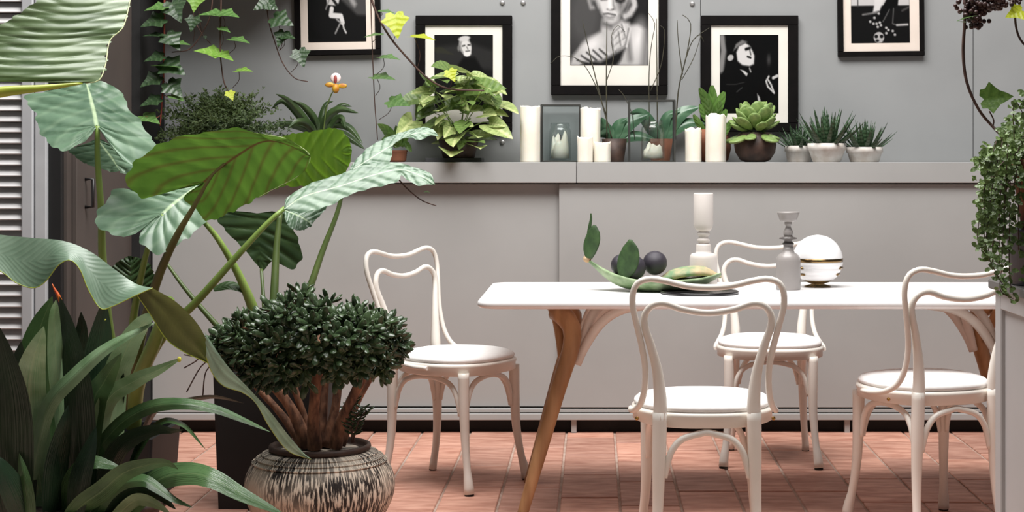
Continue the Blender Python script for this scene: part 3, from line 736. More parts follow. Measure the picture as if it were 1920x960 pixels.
candle(1107, 37, 101, 'ivory pillar candle right beside the first glass lantern, behind two short ones', 7.28, 2)
candle(1097, 29, 47, 'short ivory candle, left one of the two in front', 7.19, 3, 2.5)
candle(1129, 31, 37, 'lowest ivory candle, right one of the two in front', 7.2, 4, 2.5)
candle(1300, 31, 62, 'medium ivory candle with melted top next to the second lantern', 7.24, 5, 5)
candle(1342, 38, 89, 'ivory pillar candle with ragged top in front of the brown bowl', 7.19, 6, 4)

def lantern(x0, x1, h, label, Y, dpt, tint):
    a, b = ledge(x0, Y), ledge(x1, Y); H = LS(h, Y); t = thing('glass_lantern', ((a.x+b.x)/2, Y+dpt/2, LZ), label, 'lantern', 'glass box lanterns on the ledge')
    w = .004; ys = (Y, Y+dpt)
    for x in (a.x, b.x):
        for y in ys: put('post', MB().box((x-w, y-w, LZ), (x+w, y+w, LZ+H)), M['lantern'], t)
    for z in (LZ+.003, LZ+H):
        for y in ys: put('bar', MB().box((a.x, y-w*.8, z-.003), (b.x, y+w*.8, z+.003)), M['lantern'], t)
        for x in (a.x, b.x): put('bar', MB().box((x-w*.8, ys[0], z-.003), (x+w*.8, ys[1], z+.003)), M['lantern'], t)
    for y in ys: put('pane', MB().box((a.x+w, y-.001, LZ+.006), (b.x-w, y+.001, LZ+H-.003)), M[tint], t)
    for x in (a.x, b.x): put('pane', MB().box((x-.001, ys[0]+w, LZ+.006), (x+.001, ys[1]-w, LZ+H-.003)), M[tint], t)
    put('floor_plate', MB().box((a.x, ys[0], LZ), (b.x, ys[1], LZ+.004)), M['lantern'], t)
    return t
def jar(px, w, h, label, clabel, Y, ch, seed):
    c = ledge(px, Y)+Vector((0, 0, .0045)); r = LS(w/2, Y); H = LS(h, Y)
    o = put('glass_jar', MB().lathe([(r*.9, 0), (r, .006), (r, H*.78), (r*.93, H*.84), (r*.86, H*.87), (r*.86, H*.9), (r*.93, H*.905), (r*.93, H*.935), (r*.86, H*.94), (r*.88, H), (r*.83, H),
        (r*.82, H*.88), (r*.9, H*.82), (r*.955, H*.77), (r*.955, .012), (0.0001, .012)], Vector((0, 0, 0)), 36), M['jar'])
    o.location = c; tagged(o, label, 'jar', 'glass jars in the lanterns')
    rg = random.Random(seed); ph = [rg.uniform(0, 6) for _ in range(3)]; r2 = r*.82; H2 = LS(ch, Y)
    c2 = c+Vector((0, 0, .0125)); t = thing('candle', c2, clabel, 'candle', 'candles in the jars')
    put('wax', MB().lathe([(r2, 0), (r2, H2*.5), (r2*.95, H2*.85), (r2*.8, H2), (r2*.6, H2*.8), (0.0001, H2*.75)], c2, 28, wob=lambda i, a: (.0015*math.sin(3*a+ph[0]), (.35*H2*math.sin(2*a+ph[1])+.2*H2*math.sin(5*a+ph[2]))*(1 if i in (2, 3) else 0))), M['wax'], t)
    put('wick', MB().tube([c2+Vector((0, 0, H2*.7)), c2+Vector((.003, 0, H2*1.3))], .0015, 6), M['wick'], t)
M['glass_g'] = glass_mat('green_pane_glass', (.95, .968, .965, 1), .03)
lantern(1015, 1087, 107, 'glass box lantern with thin dark frame right of the tallest candle', 7.30, .11, 'glass_g')
jar(1050, 41, 72, 'grey-green glass jar inside the first lantern', 'melted ivory candle in the jar of the first lantern', 7.355, 34, 11)
lantern(1180, 1265, 116, 'glass box lantern with thin dark frame in front of the bare-stemmed orchid', 7.16, .11, 'glass')
jar(1224, 44, 77, 'clear glass jar inside the second lantern', 'low ivory candle in the jar of the second lantern', 7.215, 20, 12)

# ---- small leaf meshes shared by many plants (length 1 along +Y, width along X, face +Z)
def fan_mesh(name, outline, mat, ridge=.06, base=(0, .18, 0), curl=-.12, rings=3):
    n = len(outline); vs = [(base[0], base[1], 0)]; uv = [(.5, .2)]; fs = []
    for r in range(1, rings+1):
        s = r/rings
        for x, y in outline:
            X = base[0]+(x-base[0])*s; Yy = base[1]+(y-base[1])*s
            vs.append((X, Yy, ridge*abs(X)*2+curl*(Yy-base[1])**2*(1 if Yy > base[1] else .4))); uv.append((.5+X*.9, max(0, min(1, Yy))))
    for j in range(n):
        q = (j+1) % n; fs.append((0, 1+j, 1+q))
        for r in range(rings-1): fs.append((1+r*n+j, 1+(r+1)*n+j, 1+(r+1)*n+q, 1+r*n+q))
    mb = MB().add(vs, fs, True, uv); me = mb.mesh(name); me.materials.append(mat); return me
IVY = [(0,-.02), (.14,-.16), (.34,-.12), (.36,.06), (.58,.22), (.40,.38), (.26,.52), (.14,.78), (0,1.0), (-.14,.78), (-.26,.52), (-.40,.38), (-.58,.22), (-.36,.06), (-.34,-.12), (-.14,-.16)]
ARROW = [(0,.02), (.10,-.10), (.22,-.20), (.30,-.10), (.33,.10), (.31,.32), (.24,.55), (.13,.80), (0,1.0), (-.13,.80), (-.24,.55), (-.31,.32), (-.33,.10), (-.30,-.10), (-.22,-.20), (-.10,-.10)]
OVAL = [(0,0), (.14,.08), (.26,.25), (.31,.48), (.26,.72), (.14,.92), (0,1.0), (-.14,.92), (-.26,.72), (-.31,.48), (-.26,.25), (-.14,.08)]
G = lambda *a: C(*a)
LM = {}
LM['ivy_d'] = leaf_mat('ivy_dark', G(52,74,44), G(34,54,34), G(90,112,80), n=4, rough=.35, trans=.15)
LM['ivy_m'] = leaf_mat('ivy_mid', G(98,136,72), G(74,110,58), G(150,180,120), n=4, rough=.35, trans=.25)
LM['ivy_l'] = leaf_mat('ivy_light', G(134,176,76), G(112,156,62), G(180,205,130), n=4, rough=.4, trans=.35)
LM['lime'] = leaf_mat('lime_leaf', G(190,200,40), G(170,186,36), G(210,216,90), n=4, rough=.4, trans=.4)
LM['syn'] = leaf_mat('syngonium_leaf', G(176,192,124), G(126,150,84), G(206,214,150), n=5, rough=.4, trans=.25, ribw=.06, rib=G(206,214,150))
LM['syn2'] = leaf_mat('syngonium_leaf_green', G(118,144,76), G(82,110,54), G(170,190,124), n=5, rough=.38, trans=.25)
LM['orch'] = leaf_mat('orchid_leaf', G(62,82,46), G(40,58,34), G(96,112,76), n=2, rough=.3, trans=.08)
LM['phal'] = leaf_mat('phalaenopsis_leaf', G(74,108,80), G(50,82,58), G(120,148,120), n=2, rough=.28, trans=.08)
LM['hawo'] = leaf_mat('haworthia_leaf', G(58,84,54), G(38,60,40), G(104,124,96), n=8, rough=.4, trans=.05)
LM['succ'] = leaf_mat('succulent_leaf', G(136,160,92), G(108,136,74), G(160,178,120), n=2, rough=.45, trans=.12)
LM['jade'] = leaf_mat('jade_leaf', G(64,82,52), G(36,52,34), G(84,102,70), n=2, rough=.25, trans=.06)
LM['creep'] = leaf_mat('creeper_leaf', G(104,126,70), G(66,90,46), G(140,158,104), n=2, rough=.4, trans=.2)
LM['fern'] = leaf_mat('fern_leaf', G(86,104,58), G(52,72,40), G(120,136,86), n=2, rough=.55, trans=.2)
LM['mint'] = leaf_mat('bright_leaf', G(108,146,70), G(82,122,54), G(150,178,110), n=6, rough=.35, trans=.3)
ivy = {k: fan_mesh('leaf', IVY, LM[k]) for k in ('ivy_d', 'ivy_m', 'ivy_l', 'lime')}
arrow = {k: fan_mesh('leaf', ARROW, LM[k], ridge=.12) for k in ('syn', 'syn2')}
oval = {k: fan_mesh('leaf', OVAL, LM[k], ridge=.05, base=(0, .4, 0)) for k in ('mint', 'creep', 'ivy_m')}

def pot_round(name, parent, c, prof, mat, n=32): return put(name, MB().lathe(prof, c, n), mat, parent)
# lathe with soil inside: returns pot + soil
def simple_pot(t, c, r0, r1, h, mat, lip=.0, n=32):
    prof = [(r0*.96, 0), (r0, .004)]+([(r1, h)] if not lip else [(r1*.93, h-lip), (r1*1.02, h-lip), (r1*1.02, h)])+[(r1*.92, h), (r1*.9, h-.012), (0.0001, h-.012)]
    put('pot', MB().lathe(prof, c, n), mat, t)
    put('soil', MB().lathe([(r1*.895, h-.0125), (r1*.88, h-.009), (0.0001, h-.005)], c, 20), M['soil'], t)

# slipper orchid
c = ledge(600, 7.32); t = thing('slipper_orchid', c, 'slipper orchid with one yellow and white flower above dark strap leaves', 'orchid')
simple_pot(t, c, LS(26), LS(32), LS(42), M['terra'], .012)
Yo = 7.30
blades = [[(595,262), (570,222), (540,188), (517,176)], [(590,262), (560,215), (530,190), (508,205)], [(598,262), (590,225), (570,200), (548,188)], [(600,262), (610,225), (635,205), (672,212)],
          [(604,262), (620,222), (640,198), (660,200)], [(602,262), (625,235), (655,240), (680,270)], [(598,262), (570,240), (530,232), (505,240)], [(604,262), (635,250), (660,262), (684,280)],
          [(600,262), (604,220), (612,195), (625,190)], [(596,262), (580,235), (560,228), (540,240)], [(603,262), (630,228), (640,222), (648,240)]]
for i, bl in enumerate(blades):
    dd = (-.10, .05, -.06, -.08, .04, -.1, .02, .0, .06, -.12, -.13)[i]
    p = [(x, y, Yo+dd*k/3) for k, (x, y) in enumerate(bl)]
    put('leaf', strap(MB(), p, 15, Yo, tilt=.006, fold=.012), LM['orch'], t)
put('flower_stem', MB().tube(PL([(606,250), (612,205), (620,180), (624,172)], Yo-.03, 16), .0028, 6), M['stemd'], t)
fc = P(630, 160, Yo-.04)
M['pet_w'] = simple('orchid_white', C(236,226,224), C(226,206,204), rough=.5, scale=60)
M['pet_r'] = simple('orchid_streak', C(140,54,54), C(160,80,70), rough=.5, scale=60)
M['pet_y'] = simple('orchid_yellow', C(206,168,50), C(180,110,40), rough=.45, scale=50)
fl_ = put('dorsal_petal', MB().ball(fc+Vector((-.002, .004, LS(14))), LS(10), 14, 9, (1, .3, .95)), M['pet_w'], t)
put('streak', MB().ball(fc+Vector((-.002, -.003, LS(11))), LS(4), 10, 7, (.8, .5, 2.0)), M['pet_r'], t)
put('lip', MB().ball(fc+Vector((0, -.008, -LS(6))), LS(8), 14, 9, (.85, .8, 1.15)), M['pet_y'], t)
for s, a in ((-1, 0), (1, .2)):
    put('side_petal', MB().ball(fc+Vector((s*LS(12), .002, LS(1)-a*LS(10))), LS(8), 12, 8, (1.1, .3, .6)), M['pet_y'], t)
# little ribbed clay pot with bright plant
c = ledge(745, 7.24); t = thing('potted_plant', c, 'small ribbed clay pot with bright green leaves behind the pale alocasia leaf', 'plant')
put('pot', MB().lathe([(LS(13), 0), (LS(15), .004)]+[(LS(16+.7*(i % 2)+i*.25), .006+i*.0045) for i in range(9)]+[(LS(20), .050), (LS(18), .052), (0.0001, .046)], c, 30), M['terra'], t)
for i, (bx, by, ex, ey, w) in enumerate(((745,275,708,232,20), (748,275,742,235,16), (752,275,775,240,14), (740,275,760,270,16), (744,275,725,250,18), (750,272,772,285,12), (745,272,715,262,14))):
    dd = -.05+.025*(i % 4)
    put('leaf', strap(MB(), [(bx, by, 7.24), ((bx+ex)/2, (by+ey)/2-8, 7.24+dd*.5), (ex, ey, 7.24+dd)], w, 7.24, tilt=.01), LM['mint'], t)
# pale leafy arrowhead plant in dark pot on slate
c = ledge(860, 7.27)
tr = put('slate_tile', MB().box((ledge(800).x, 7.2, LZ), (ledge(905).x, 7.35, LZ+LS(8)), .002), M['slate']); tagged(tr, 'flat dark slate tile under the pale leafy plant', 'tile')
c.z += LS(8); t = thing('arrowhead_plant', c, 'bushy pale green arrowhead plant in a dark brown pot on slate', 'plant')
simple_pot(t, c, LS(30), LS(38), LS(34), M['darkpot'])
rg = random.Random(21); top = c+Vector((0, 0, LS(34)))
specs = [(800,150,-.1,70,'syn2'), (835,128,-.08,60,'syn2'), (870,135,-.1,70,'syn'), (905,165,-.05,70,'syn2'), (945,200,-.05,62,'syn'), (780,185,0,60,'syn2'), (765,235,-.1,60,'syn'), (930,240,-.12,62,'syn'), (845,285,-.16,72,'syn'), (855,260,-.17,66,'syn'), (895,275,-.14,58,'syn')]
leaves = [(x, y, d, l, k) for x, y, d, l, k in specs]
for i in range(74):
    a = rg.uniform(0, 2*math.pi); rr_ = math.sqrt(rg.random()); x = 862+84*rr_*math.cos(a); y = 203+70*rr_*math.sin(a)
    leaves.append((x, y, rg.uniform(-.16, .06), rg.uniform(30, 50), 'syn' if rg.random() < .5 else 'syn2'))
for x, y, d, l, k in leaves:
    w = P(x, y, 7.27+d); v = Vector((w.x-c.x, (w.y-c.y)*1.5, 0))
    if v.length < .01: v = Vector((.1, -.2, 0))
    v.normalize(); dirn = Vector((v.x+rg.uniform(-.7, .7), v.y-.25+rg.uniform(-.4, .4), rg.uniform(-.8, .15)))
    if y < 160: dirn.z = rg.uniform(-.2, .25)
    inst('leaf', arrow[k], t, w-dirn.normalized()*LS(l)*.3, dirn, (rg.uniform(-.7, .7), rg.uniform(-1, -.1), .8), LS(l))
for i in range(16):
    x, y, d, l, k = leaves[i*3 % len(leaves)]; w = P(x, y, 7.27+d)
    put('stem', MB().tube(spline([top+Vector((rg.uniform(-.03, .03), rg.uniform(-.03, .03), -.01)), (top+w)/2+Vector((0, 0, .03)), w], 8), .002, 5), M['stemg'], t)

# bare-stemmed orchids
def orchid(px, Yp, label, leavesp, stems, potmat):
    c = ledge(px, Yp); t = thing('orchid', c, label, 'orchid', 'orchids without flowers on the ledge')
    simple_pot(t, c, LS(18), LS(24), LS(44), potmat, 0)
    for i, bl in enumerate(leavesp): put('leaf', strap(MB(), bl[0], bl[1], Yp, tilt=.012, fold=.01), LM['phal'], t)
    for pts, r in stems: put('flower_stem', MB().tube(PL(pts, Yp, 22), [r, r*.85, r*.5], 6), M['stem_dk'], t)
M['stem_dk'] = simple('dark_orchid_stem', C(42,40,30), C(66,62,42), rough=.6, scale=40)
orchid(1152, 7.33, 'flowerless orchid with dark bare stems left of the second lantern, in a brown pot',
       [([(1150,262), (1135,240), (1128,220)], 24), ([(1155,262), (1180,232), (1215,215)], 26), ([(1150,262), (1160,235), (1175,222)], 22), ([(1155,265), (1190,255), (1230,262)], 20), ([(1148,262), (1140,250), (1120,255)], 18)],
       [([(1148,262), (1128,190), (1108,110), (1092,38)], .0032), ([(1137,215), (1112,150), (1085,112), (1050,105), (1032,120)], .0022), ([(1138,262), (1137,160), (1138,40)], .0034), ([(1138,150), (1150,110), (1146,70), (1158,48), (1172,60)], .002), ([(1190,262), (1185,215), (1170,180), (1160,168)], .002)], M['darkpot'])
orchid(1238, 7.36, 'flowerless orchid with green bare stems behind the second lantern',
       [([(1235,262), (1205,215), (1180,212)], 26), ([(1238,262), (1275,215), (1312,200)], 28), ([(1240,262), (1285,232), (1325,232)], 22), ([(1235,262), (1215,225), (1195,225)], 22), ([(1240,265), (1250,220), (1275,208)], 20)],
       [([(1218,262), (1217,140), (1222,80), (1228,45), (1216,25)], .0024), ([(1233,262), (1232,160), (1231,35)], .003), ([(1220,170), (1240,120), (1246,60), (1238,48)], .002), ([(1266,262), (1272,170), (1288,100), (1295,45), (1280,28)], .0034), ([(1280,140), (1272,80), (1270,38)], .0024), ([(1284,115), (1300,75), (1330,52)], .0024), ([(1278,150), (1300,110), (1315,65)], .0022), ([(1300,75), (1312,66), (1320,78)], .0016)], M['terra'])
# brown bowl with a leafy plant
c = ledge(1338, 7.35); t = thing('potted_plant', c, 'brown clay bowl with upright leafy rosette behind the ragged candle', 'plant')
put('pot', MB().lathe([(LS(18), 0), (LS(28), .01), (LS(33), LS(25)), (LS(32), LS(45)), (LS(28), LS(62)), (LS(25), LS(62)), (LS(24), LS(56)), (0.0001, LS(56))], c, 32), M['terra'], t)
for i, (ex, ey, w, dd) in enumerate(((1312,165,24,-.05), (1335,160,24,-.03), (1358,172,24,-.04), (1325,185,22,-.08), (1350,190,20,-.09), (1362,205,18,-.05), (1312,195,18,.02), (1338,172,24,.01), (1300,215,16,-.03), (1372,225,16,-.04))):
    put('leaf', strap(MB(), [(1337, 248, 7.34), ((1337*.6+ex*.4), ey+32, 7.33+dd*.4), (ex, ey, 7.33+dd)], w, 7.33, tilt=.012, prof=lambda s: max(.05, math.sin(math.pi*min(1, s*.93+.02))**.9*(.35+s*.8))), LM['mint'], t)
# round dark pot with fat succulent
c = ledge(1416, 7.22); t = thing('potted_succulent', c, 'round dark brown pot with fat pale green succulent leaves', 'plant')
put('pot', MB().lathe([(LS(18), 0), (LS(28), LS(4)), (LS(37), LS(18)), (LS(39.5), LS(32)), (LS(36), LS(46)), (LS(30), LS(55)), (LS(27), LS(55)), (LS(27), LS(48)), (0.0001, LS(48))], c, 36), M['darkpot'], t)
SUC = MB().ball((0, .5, 0), .5, 14, 9, (.62, 1, .2)); SUC.v = [(x*(.45+.75*y), y, z+.18*(y-.3)**2) for x, y, z in SUC.v]; SUC.hasuv = True; SUC.uv = [(.5+x, y) for x, y, z in SUC.v]
succ_me = SUC.mesh('leaf'); succ_me.materials.append(LM['succ'])
rg = random.Random(5)
for i in range(34):
    a = i*2.4; el = .1+1.1*(1-i/34); rr_ = LS(8+22*(i/34))
    ori = c+Vector((math.cos(a)*rr_*.5, math.sin(a)*rr_*.5-.01, LS(52)+LS(18)*(1-i/34)))
    d = Vector((math.cos(a)*math.cos(el), math.sin(a)*math.cos(el), math.sin(el)*.9-.1 if i < 26 else -.45))
    inst('leaf', succ_me, t, ori, d, (0, 0, 1), LS(rg.uniform(38, 52)))
for i, (dx, dz) in enumerate(((-14, 58), (14, 62), (0, 66))):
    inst('leaf', succ_me, t, c+Vector((LS(dx*.4), -.01, LS(62))), (dx*.03, -.25, 1), (0, -1, .2), LS(50))
# three little white pots with spiky plants
SP = MB()
rows = [];
for i in range(7):
    s = i/6; w = .085*(1-s**1.6)+.004
    rows.append([(w*math.cos(a), s, .12*s*s+w*.45*math.sin(a)) for a in np.linspace(0, 2*math.pi, 7)])
SP.grid(rows, [[(.5, i/6)]*7 for i in range(7)]); spike_me = SP.mesh('leaf'); spike_me.materials.append(LM['hawo'])
for px, Yp, rim, base, h, sz, nl, lb, sd in ((1498, 7.345, 27, 22, 31, 50, 40, 'low white pot with short spiky plant, leftmost of the three', 1), (1550, 7.22, 36, 26, 35, 72, 46, 'middle and largest white pot with tall spiky plant', 2), (1621, 7.24, 34, 27, 28, 58, 46, 'white pot with spiky plant standing apart on the right', 3)):
    c = ledge(px, Yp); t = thing('potted_succulent', c, lb, 'plant', 'white pots of spiky succulents'); rg = random.Random(sd)
    put('pot', MB().lathe([(LS(base)*.95, 0), (LS(base), .003), (LS(rim)*.93, LS(h*.62)), (LS(rim), LS(h*.64)), (LS(rim), LS(h)), (LS(rim)*.9, LS(h)), (LS(rim)*.88, LS(h-6)), (0.0001, LS(h-6))], c, 32), M['whitepot'], t)
    for i in range(nl):
        a = i*2.39996; f_ = i/nl; el = R(82-62*f_)+rg.uniform(-.1, .1); rr_ = LS(rim*.55)*f_
        inst('leaf', spike_me, t, c+Vector((math.cos(a)*rr_, math.sin(a)*rr_, LS(h-7))), (math.cos(a)*math.cos(el), math.sin(a)*math.cos(el), math.sin(el)), (-math.cos(a), -math.sin(a), .3), LS(sz)*rg.uniform(.8, 1.1)*(1 if f_ > .2 else .95))

# ------------------------------------------------------------------ large leaves
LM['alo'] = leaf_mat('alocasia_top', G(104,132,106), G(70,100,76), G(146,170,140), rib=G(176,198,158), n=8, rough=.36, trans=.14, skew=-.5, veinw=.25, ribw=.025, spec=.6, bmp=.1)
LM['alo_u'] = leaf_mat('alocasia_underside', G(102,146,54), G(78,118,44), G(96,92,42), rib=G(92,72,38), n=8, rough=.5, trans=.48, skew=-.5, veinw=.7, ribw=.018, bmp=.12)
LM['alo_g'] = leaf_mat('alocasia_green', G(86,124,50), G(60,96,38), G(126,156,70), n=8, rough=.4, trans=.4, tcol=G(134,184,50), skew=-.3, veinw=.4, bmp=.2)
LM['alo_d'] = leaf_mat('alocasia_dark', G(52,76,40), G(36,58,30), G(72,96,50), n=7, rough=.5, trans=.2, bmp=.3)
LM['ban'] = leaf_mat('banana_leaf', G(108,130,88), G(70,94,54), G(150,168,132), n=15, rough=.33, trans=.22, skew=.02, veinw=.5, bmp=.3)
LM['strel'] = leaf_mat('strelitzia_top', G(132,156,134), G(94,122,98), G(152,172,148), n=26, rough=.34, trans=.15, skew=.3, veinw=.25, bmp=.07)
LM['strel_u'] = leaf_mat('strelitzia_underside', G(92,96,46), G(72,76,36), G(106,108,58), n=26, rough=.5, trans=.3, skew=.3, veinw=.2, bmp=.05)
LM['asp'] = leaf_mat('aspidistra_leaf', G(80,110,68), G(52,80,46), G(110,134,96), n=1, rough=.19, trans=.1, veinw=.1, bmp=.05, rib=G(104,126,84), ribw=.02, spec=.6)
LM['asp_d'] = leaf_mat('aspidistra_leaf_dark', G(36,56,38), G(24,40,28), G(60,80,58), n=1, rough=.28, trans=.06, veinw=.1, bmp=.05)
LM['asp_sheen'] = leaf_mat('aspidistra_leaf_sheen', G(132,160,122), G(92,124,82), G(162,184,148), n=1, rough=.19, trans=.15, veinw=.1, bmp=.05, rib=G(140,160,120), ribw=.02, spec=.6)  # paler base colour carries the sheen reflected by the glossy blades
M['yellow'] = simple('yellow_edge', C(190,190,60), C(206,200,84), rough=.5)
M['edge'] = simple('pale_leaf_edge', C(196,206,150), C(206,214,164), rough=.5)
M['midrib'] = simple('yellow_green_midrib', C(150,168,48), C(176,184,66), rough=.4)
# fine lengthwise streaks on the strap leaves come from a second, stretched noise in their own UVs
for k_, f_ in (('asp', .55), ('asp_d', .5), ('asp_sheen', .6)):
    nt = LM[k_].node_tree; b = nt.nodes['Principled BSDF']; uvn = [n for n in nt.nodes if n.type == 'UVMAP'][0]
    mp = node(nt, 'ShaderNodeMapping'); mp.inputs['Scale'].default_value = (22, 1.2, 1); nt.links.new(uvn.outputs[0], mp.inputs[0])
    nz = node(nt, 'ShaderNodeTexNoise'); nz.inputs['Scale'].default_value = 1.0; nz.inputs['Detail'].default_value = 3; nt.links.new(mp.outputs[0], nz.inputs['Vector'])
    bump(nt, nz.outputs['Fac'], b, .35, .012)
def LP(pts, Y): return [P(*(p if len(p) == 3 else (p[0], p[1], Y))) for p in pts]
def heart(t, left, mid, right, Y, mat, m0=.3, rip=(9, .006), bulge=.0, n=64, k=8, name='leaf'):
    lean = {'alo': .0014, 'alo_u': -.0008, 'alo_g': -.0006, 'alo_d': 0}[mat]; y0 = sum(q[1] for q in left+right)/len(left+right)
    left, mid, right = ([(q[0], q[1], (q[2] if len(q) == 3 else Y)+lean*(y0-q[1])) for q in e] for e in (left, mid, right))
    return put(name, loft(MB(), LP(left, Y), LP(mid, Y), LP(right, Y), m0=m0, n=n, k=k, bulge=bulge, rip=rip), LM[mat], t)
def stem(t, pts, w, mat, Y=None, n=26):
    p = PL(pts, Y, n); y = p[0].y
    ws = w if hasattr(w, '__len__') else [w, w]
    return put('stem', MB().tube(p, [S(a, y)*.5 for a in ws], 10), M[mat], t)
def planter(t, x0, x1, y0, y1, h):
    mb = MB(); o = rr_outline
    rings = [o(x0+.015, y0+.015, x1-.015, y1-.015, .01, 0, 3), o(x0, y0, x1, y1, .012, h, 3), o(x0+.02, y0+.02, x1-.02, y1-.02, .008, h, 3), o(x0+.022, y0+.022, x1-.022, y1-.022, .008, h-.05, 3)]
    k = len(rings[0])
    mb.add([v for r in rings for v in r], [(i*k+j, i*k+(j+1) % k, (i+1)*k+(j+1) % k, (i+1)*k+j) for i in range(3) for j in range(k)]+[tuple(reversed(range(k)))])
    put('planter', mb, M['planter'], t)
    put('soil', MB().box((x0+.02, y0+.02, h-.08), (x1-.02, y1-.02, h-.045)), M['soil'], t)

# --- alocasia in the lower black planter on the left
tB = thing('alocasia', (-1.63, 5.8, 0), 'alocasia with huge pale and backlit heart-shaped leaves in the black planter on the left', 'plant')
planter(tB, -1.93, -1.50, 5.6, 6.0, .23)
BB = (250, 800, 5.78)
heart(tB, [(181,238), (172,252), (150,268), (118,283), (92,268), (72,240), (66,212), (46,182), (80,172), (118,163), (150,152)], [(181,234), (176,205), (168,175), (160,150)],
      [(184,238), (196,256), (214,282), (240,306), (268,306), (290,284), (291,268), (272,243), (262,224), (240,204), (236,186), (222,168), (196,154), (160,150)], 5.62, 'alo', m0=.45, rip=(10, .003))
heart(tB, [(180,262), (150,272), (128,280), (150,300), (180,314), (215,322)], [(184,262), (205,290), (225,320)], [(190,262), (230,280), (272,300), (262,312), (245,322), (225,324)], 5.70, 'alo', m0=.1, rip=(6, .003))
stem(tB, [(183,236,5.61), (183,300,5.63), (190,400,5.66), (192,480,5.70), (205,620,5.74), (235,760,5.78), BB], [10, 13, 17, 20, 22], 'stemg')
heart(tB, [(380,345), (350,352), (300,363), (268,372), (243,352), (236,330), (252,306), (288,277), (330,258), (388,248), (440,240), (482,250), (530,258), (560,273), (582,292)], [(383,341), (410,318), (445,292), (490,266), (530,268), (582,292)],
      [(380,347), (352,362), (344,376), (364,388), (380,410), (396,414), (420,404), (446,392), (484,371), (520,352), (556,334), (576,314), (582,292)], 5.45, 'alo_u', m0=.28, rip=(11, .002))
put('leaf_edge', MB().tube(PL([(440,240), (482,250), (530,258), (560,273), (580,290), (577,310), (556,332), (520,351), (484,370)], 5.448, 60), .0009, 6), M['edge'], tB)
stem(tB, [(440,294,5.44), (400,325,5.43), (365,385,5.45), (330,445,5.48), (295,525,5.54), (262,640,5.62), (245,740,5.70), BB], [4, 8, 15, 18, 20, 23, 26], 'stemb')
heart(tB, [(303,402), (284,414), (248,440), (212,440), (186,426), (177,405), (196,382), (212,358), (238,352), (290,364), (338,352), (376,342)], [(308,398), (325,383), (345,366), (376,342)],
      [(303,404), (280,415), (262,440), (264,456), (298,476), (330,462), (360,438), (392,408), (402,392), (388,368), (376,342)], 5.58, 'alo', m0=.42, rip=(9, .003))
stem(tB, [(306,402,5.585), (282,450,5.60), (262,530,5.65), (248,620,5.70), (245,740,5.76), BB], [8, 12, 15, 18, 22], 'stemg')
heart(tB, [(533,388), (540,368), (580,345), (640,325), (700,306), (740,304), (780,314), (806,324), (816,346)], [(533,392), (570,368), (640,348), (700,328), (750,318), (790,330), (816,346)],
      [(532,392), (560,398), (610,388), (650,368), (695,352), (728,346), (748,338), (752,328), (766,338), (784,348), (802,346), (816,346)], 5.55, 'alo', m0=.05, rip=(10, .002))
heart(tB, [(534,392), (580,382), (618,370), (614,386), (596,408)], [(534,394), (560,405), (585,420)], [(532,396), (535,412), (543,425), (560,432), (585,424)], 5.58, 'alo', m0=.1, rip=(7, .003))
stem(tB, [(534,390,5.55), (500,420,5.53), (440,485,5.52), (372,562,5.55), (305,632,5.62), (262,720,5.70), BB], [9, 12, 15, 17, 20, 24], 'stemg')
stem(tB, [(318,560,5.5), (290,640,5.56), (258,720,5.66), BB], [20, 27, 30, 30], 'stemg')
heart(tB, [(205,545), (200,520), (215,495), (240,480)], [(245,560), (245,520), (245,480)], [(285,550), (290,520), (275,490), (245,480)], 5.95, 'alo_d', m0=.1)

# --- alocasia in the tall black planter behind the jade plant
tA = thing('alocasia', (-1.13, 5.75, 0), 'alocasia with green and pale leaves in the tall black planter behind the jade plant', 'plant')
planter(tA, -1.286, -.93, 5.56, 5.93, .46)
BA = (500, 700, 5.75)
heart(tA, [(522,258), (545,252), (600,244), (632,241), (652,258), (660,282)], [(515,310), (560,300), (610,290), (660,282)], [(520,350), (560,350), (600,346), (636,334), (654,312), (660,282)], 5.80, 'alo_g', m0=.0, rip=(7, .003))
heart(tA, [(655,318), (668,298), (700,270), (740,252), (780,240), (808,240), (824,256)], [(655,322), (690,300), (730,275), (780,250), (824,256)], [(655,326), (700,312), (730,302), (736,280), (738,266), (765,258), (788,262), (805,254), (824,256)], 5.9, 'alo', m0=.0, rip=(9, .002))
stem(tA, [(645,345,5.9), (632,400,5.88), (605,470,5.85), (573,560,5.80), (530,650,5.77), BA], [7, 10, 13, 16, 18], 'stemd')
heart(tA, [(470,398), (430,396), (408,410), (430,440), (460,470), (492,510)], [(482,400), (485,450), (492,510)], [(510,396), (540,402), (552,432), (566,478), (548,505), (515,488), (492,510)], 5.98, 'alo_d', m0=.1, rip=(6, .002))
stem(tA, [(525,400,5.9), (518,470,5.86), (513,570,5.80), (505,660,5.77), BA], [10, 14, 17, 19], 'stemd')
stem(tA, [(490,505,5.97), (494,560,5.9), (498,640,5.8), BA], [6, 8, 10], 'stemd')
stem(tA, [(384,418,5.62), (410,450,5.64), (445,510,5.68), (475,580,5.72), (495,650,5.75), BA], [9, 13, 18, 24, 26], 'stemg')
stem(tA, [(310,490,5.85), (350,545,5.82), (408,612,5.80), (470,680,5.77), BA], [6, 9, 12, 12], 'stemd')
put('leaf', strap(MB(), [(400,543,5.72), (430,535,5.70), (458,545,5.70), (470,560,5.70)], 16, 5.7), LM['alo_d'], tA)

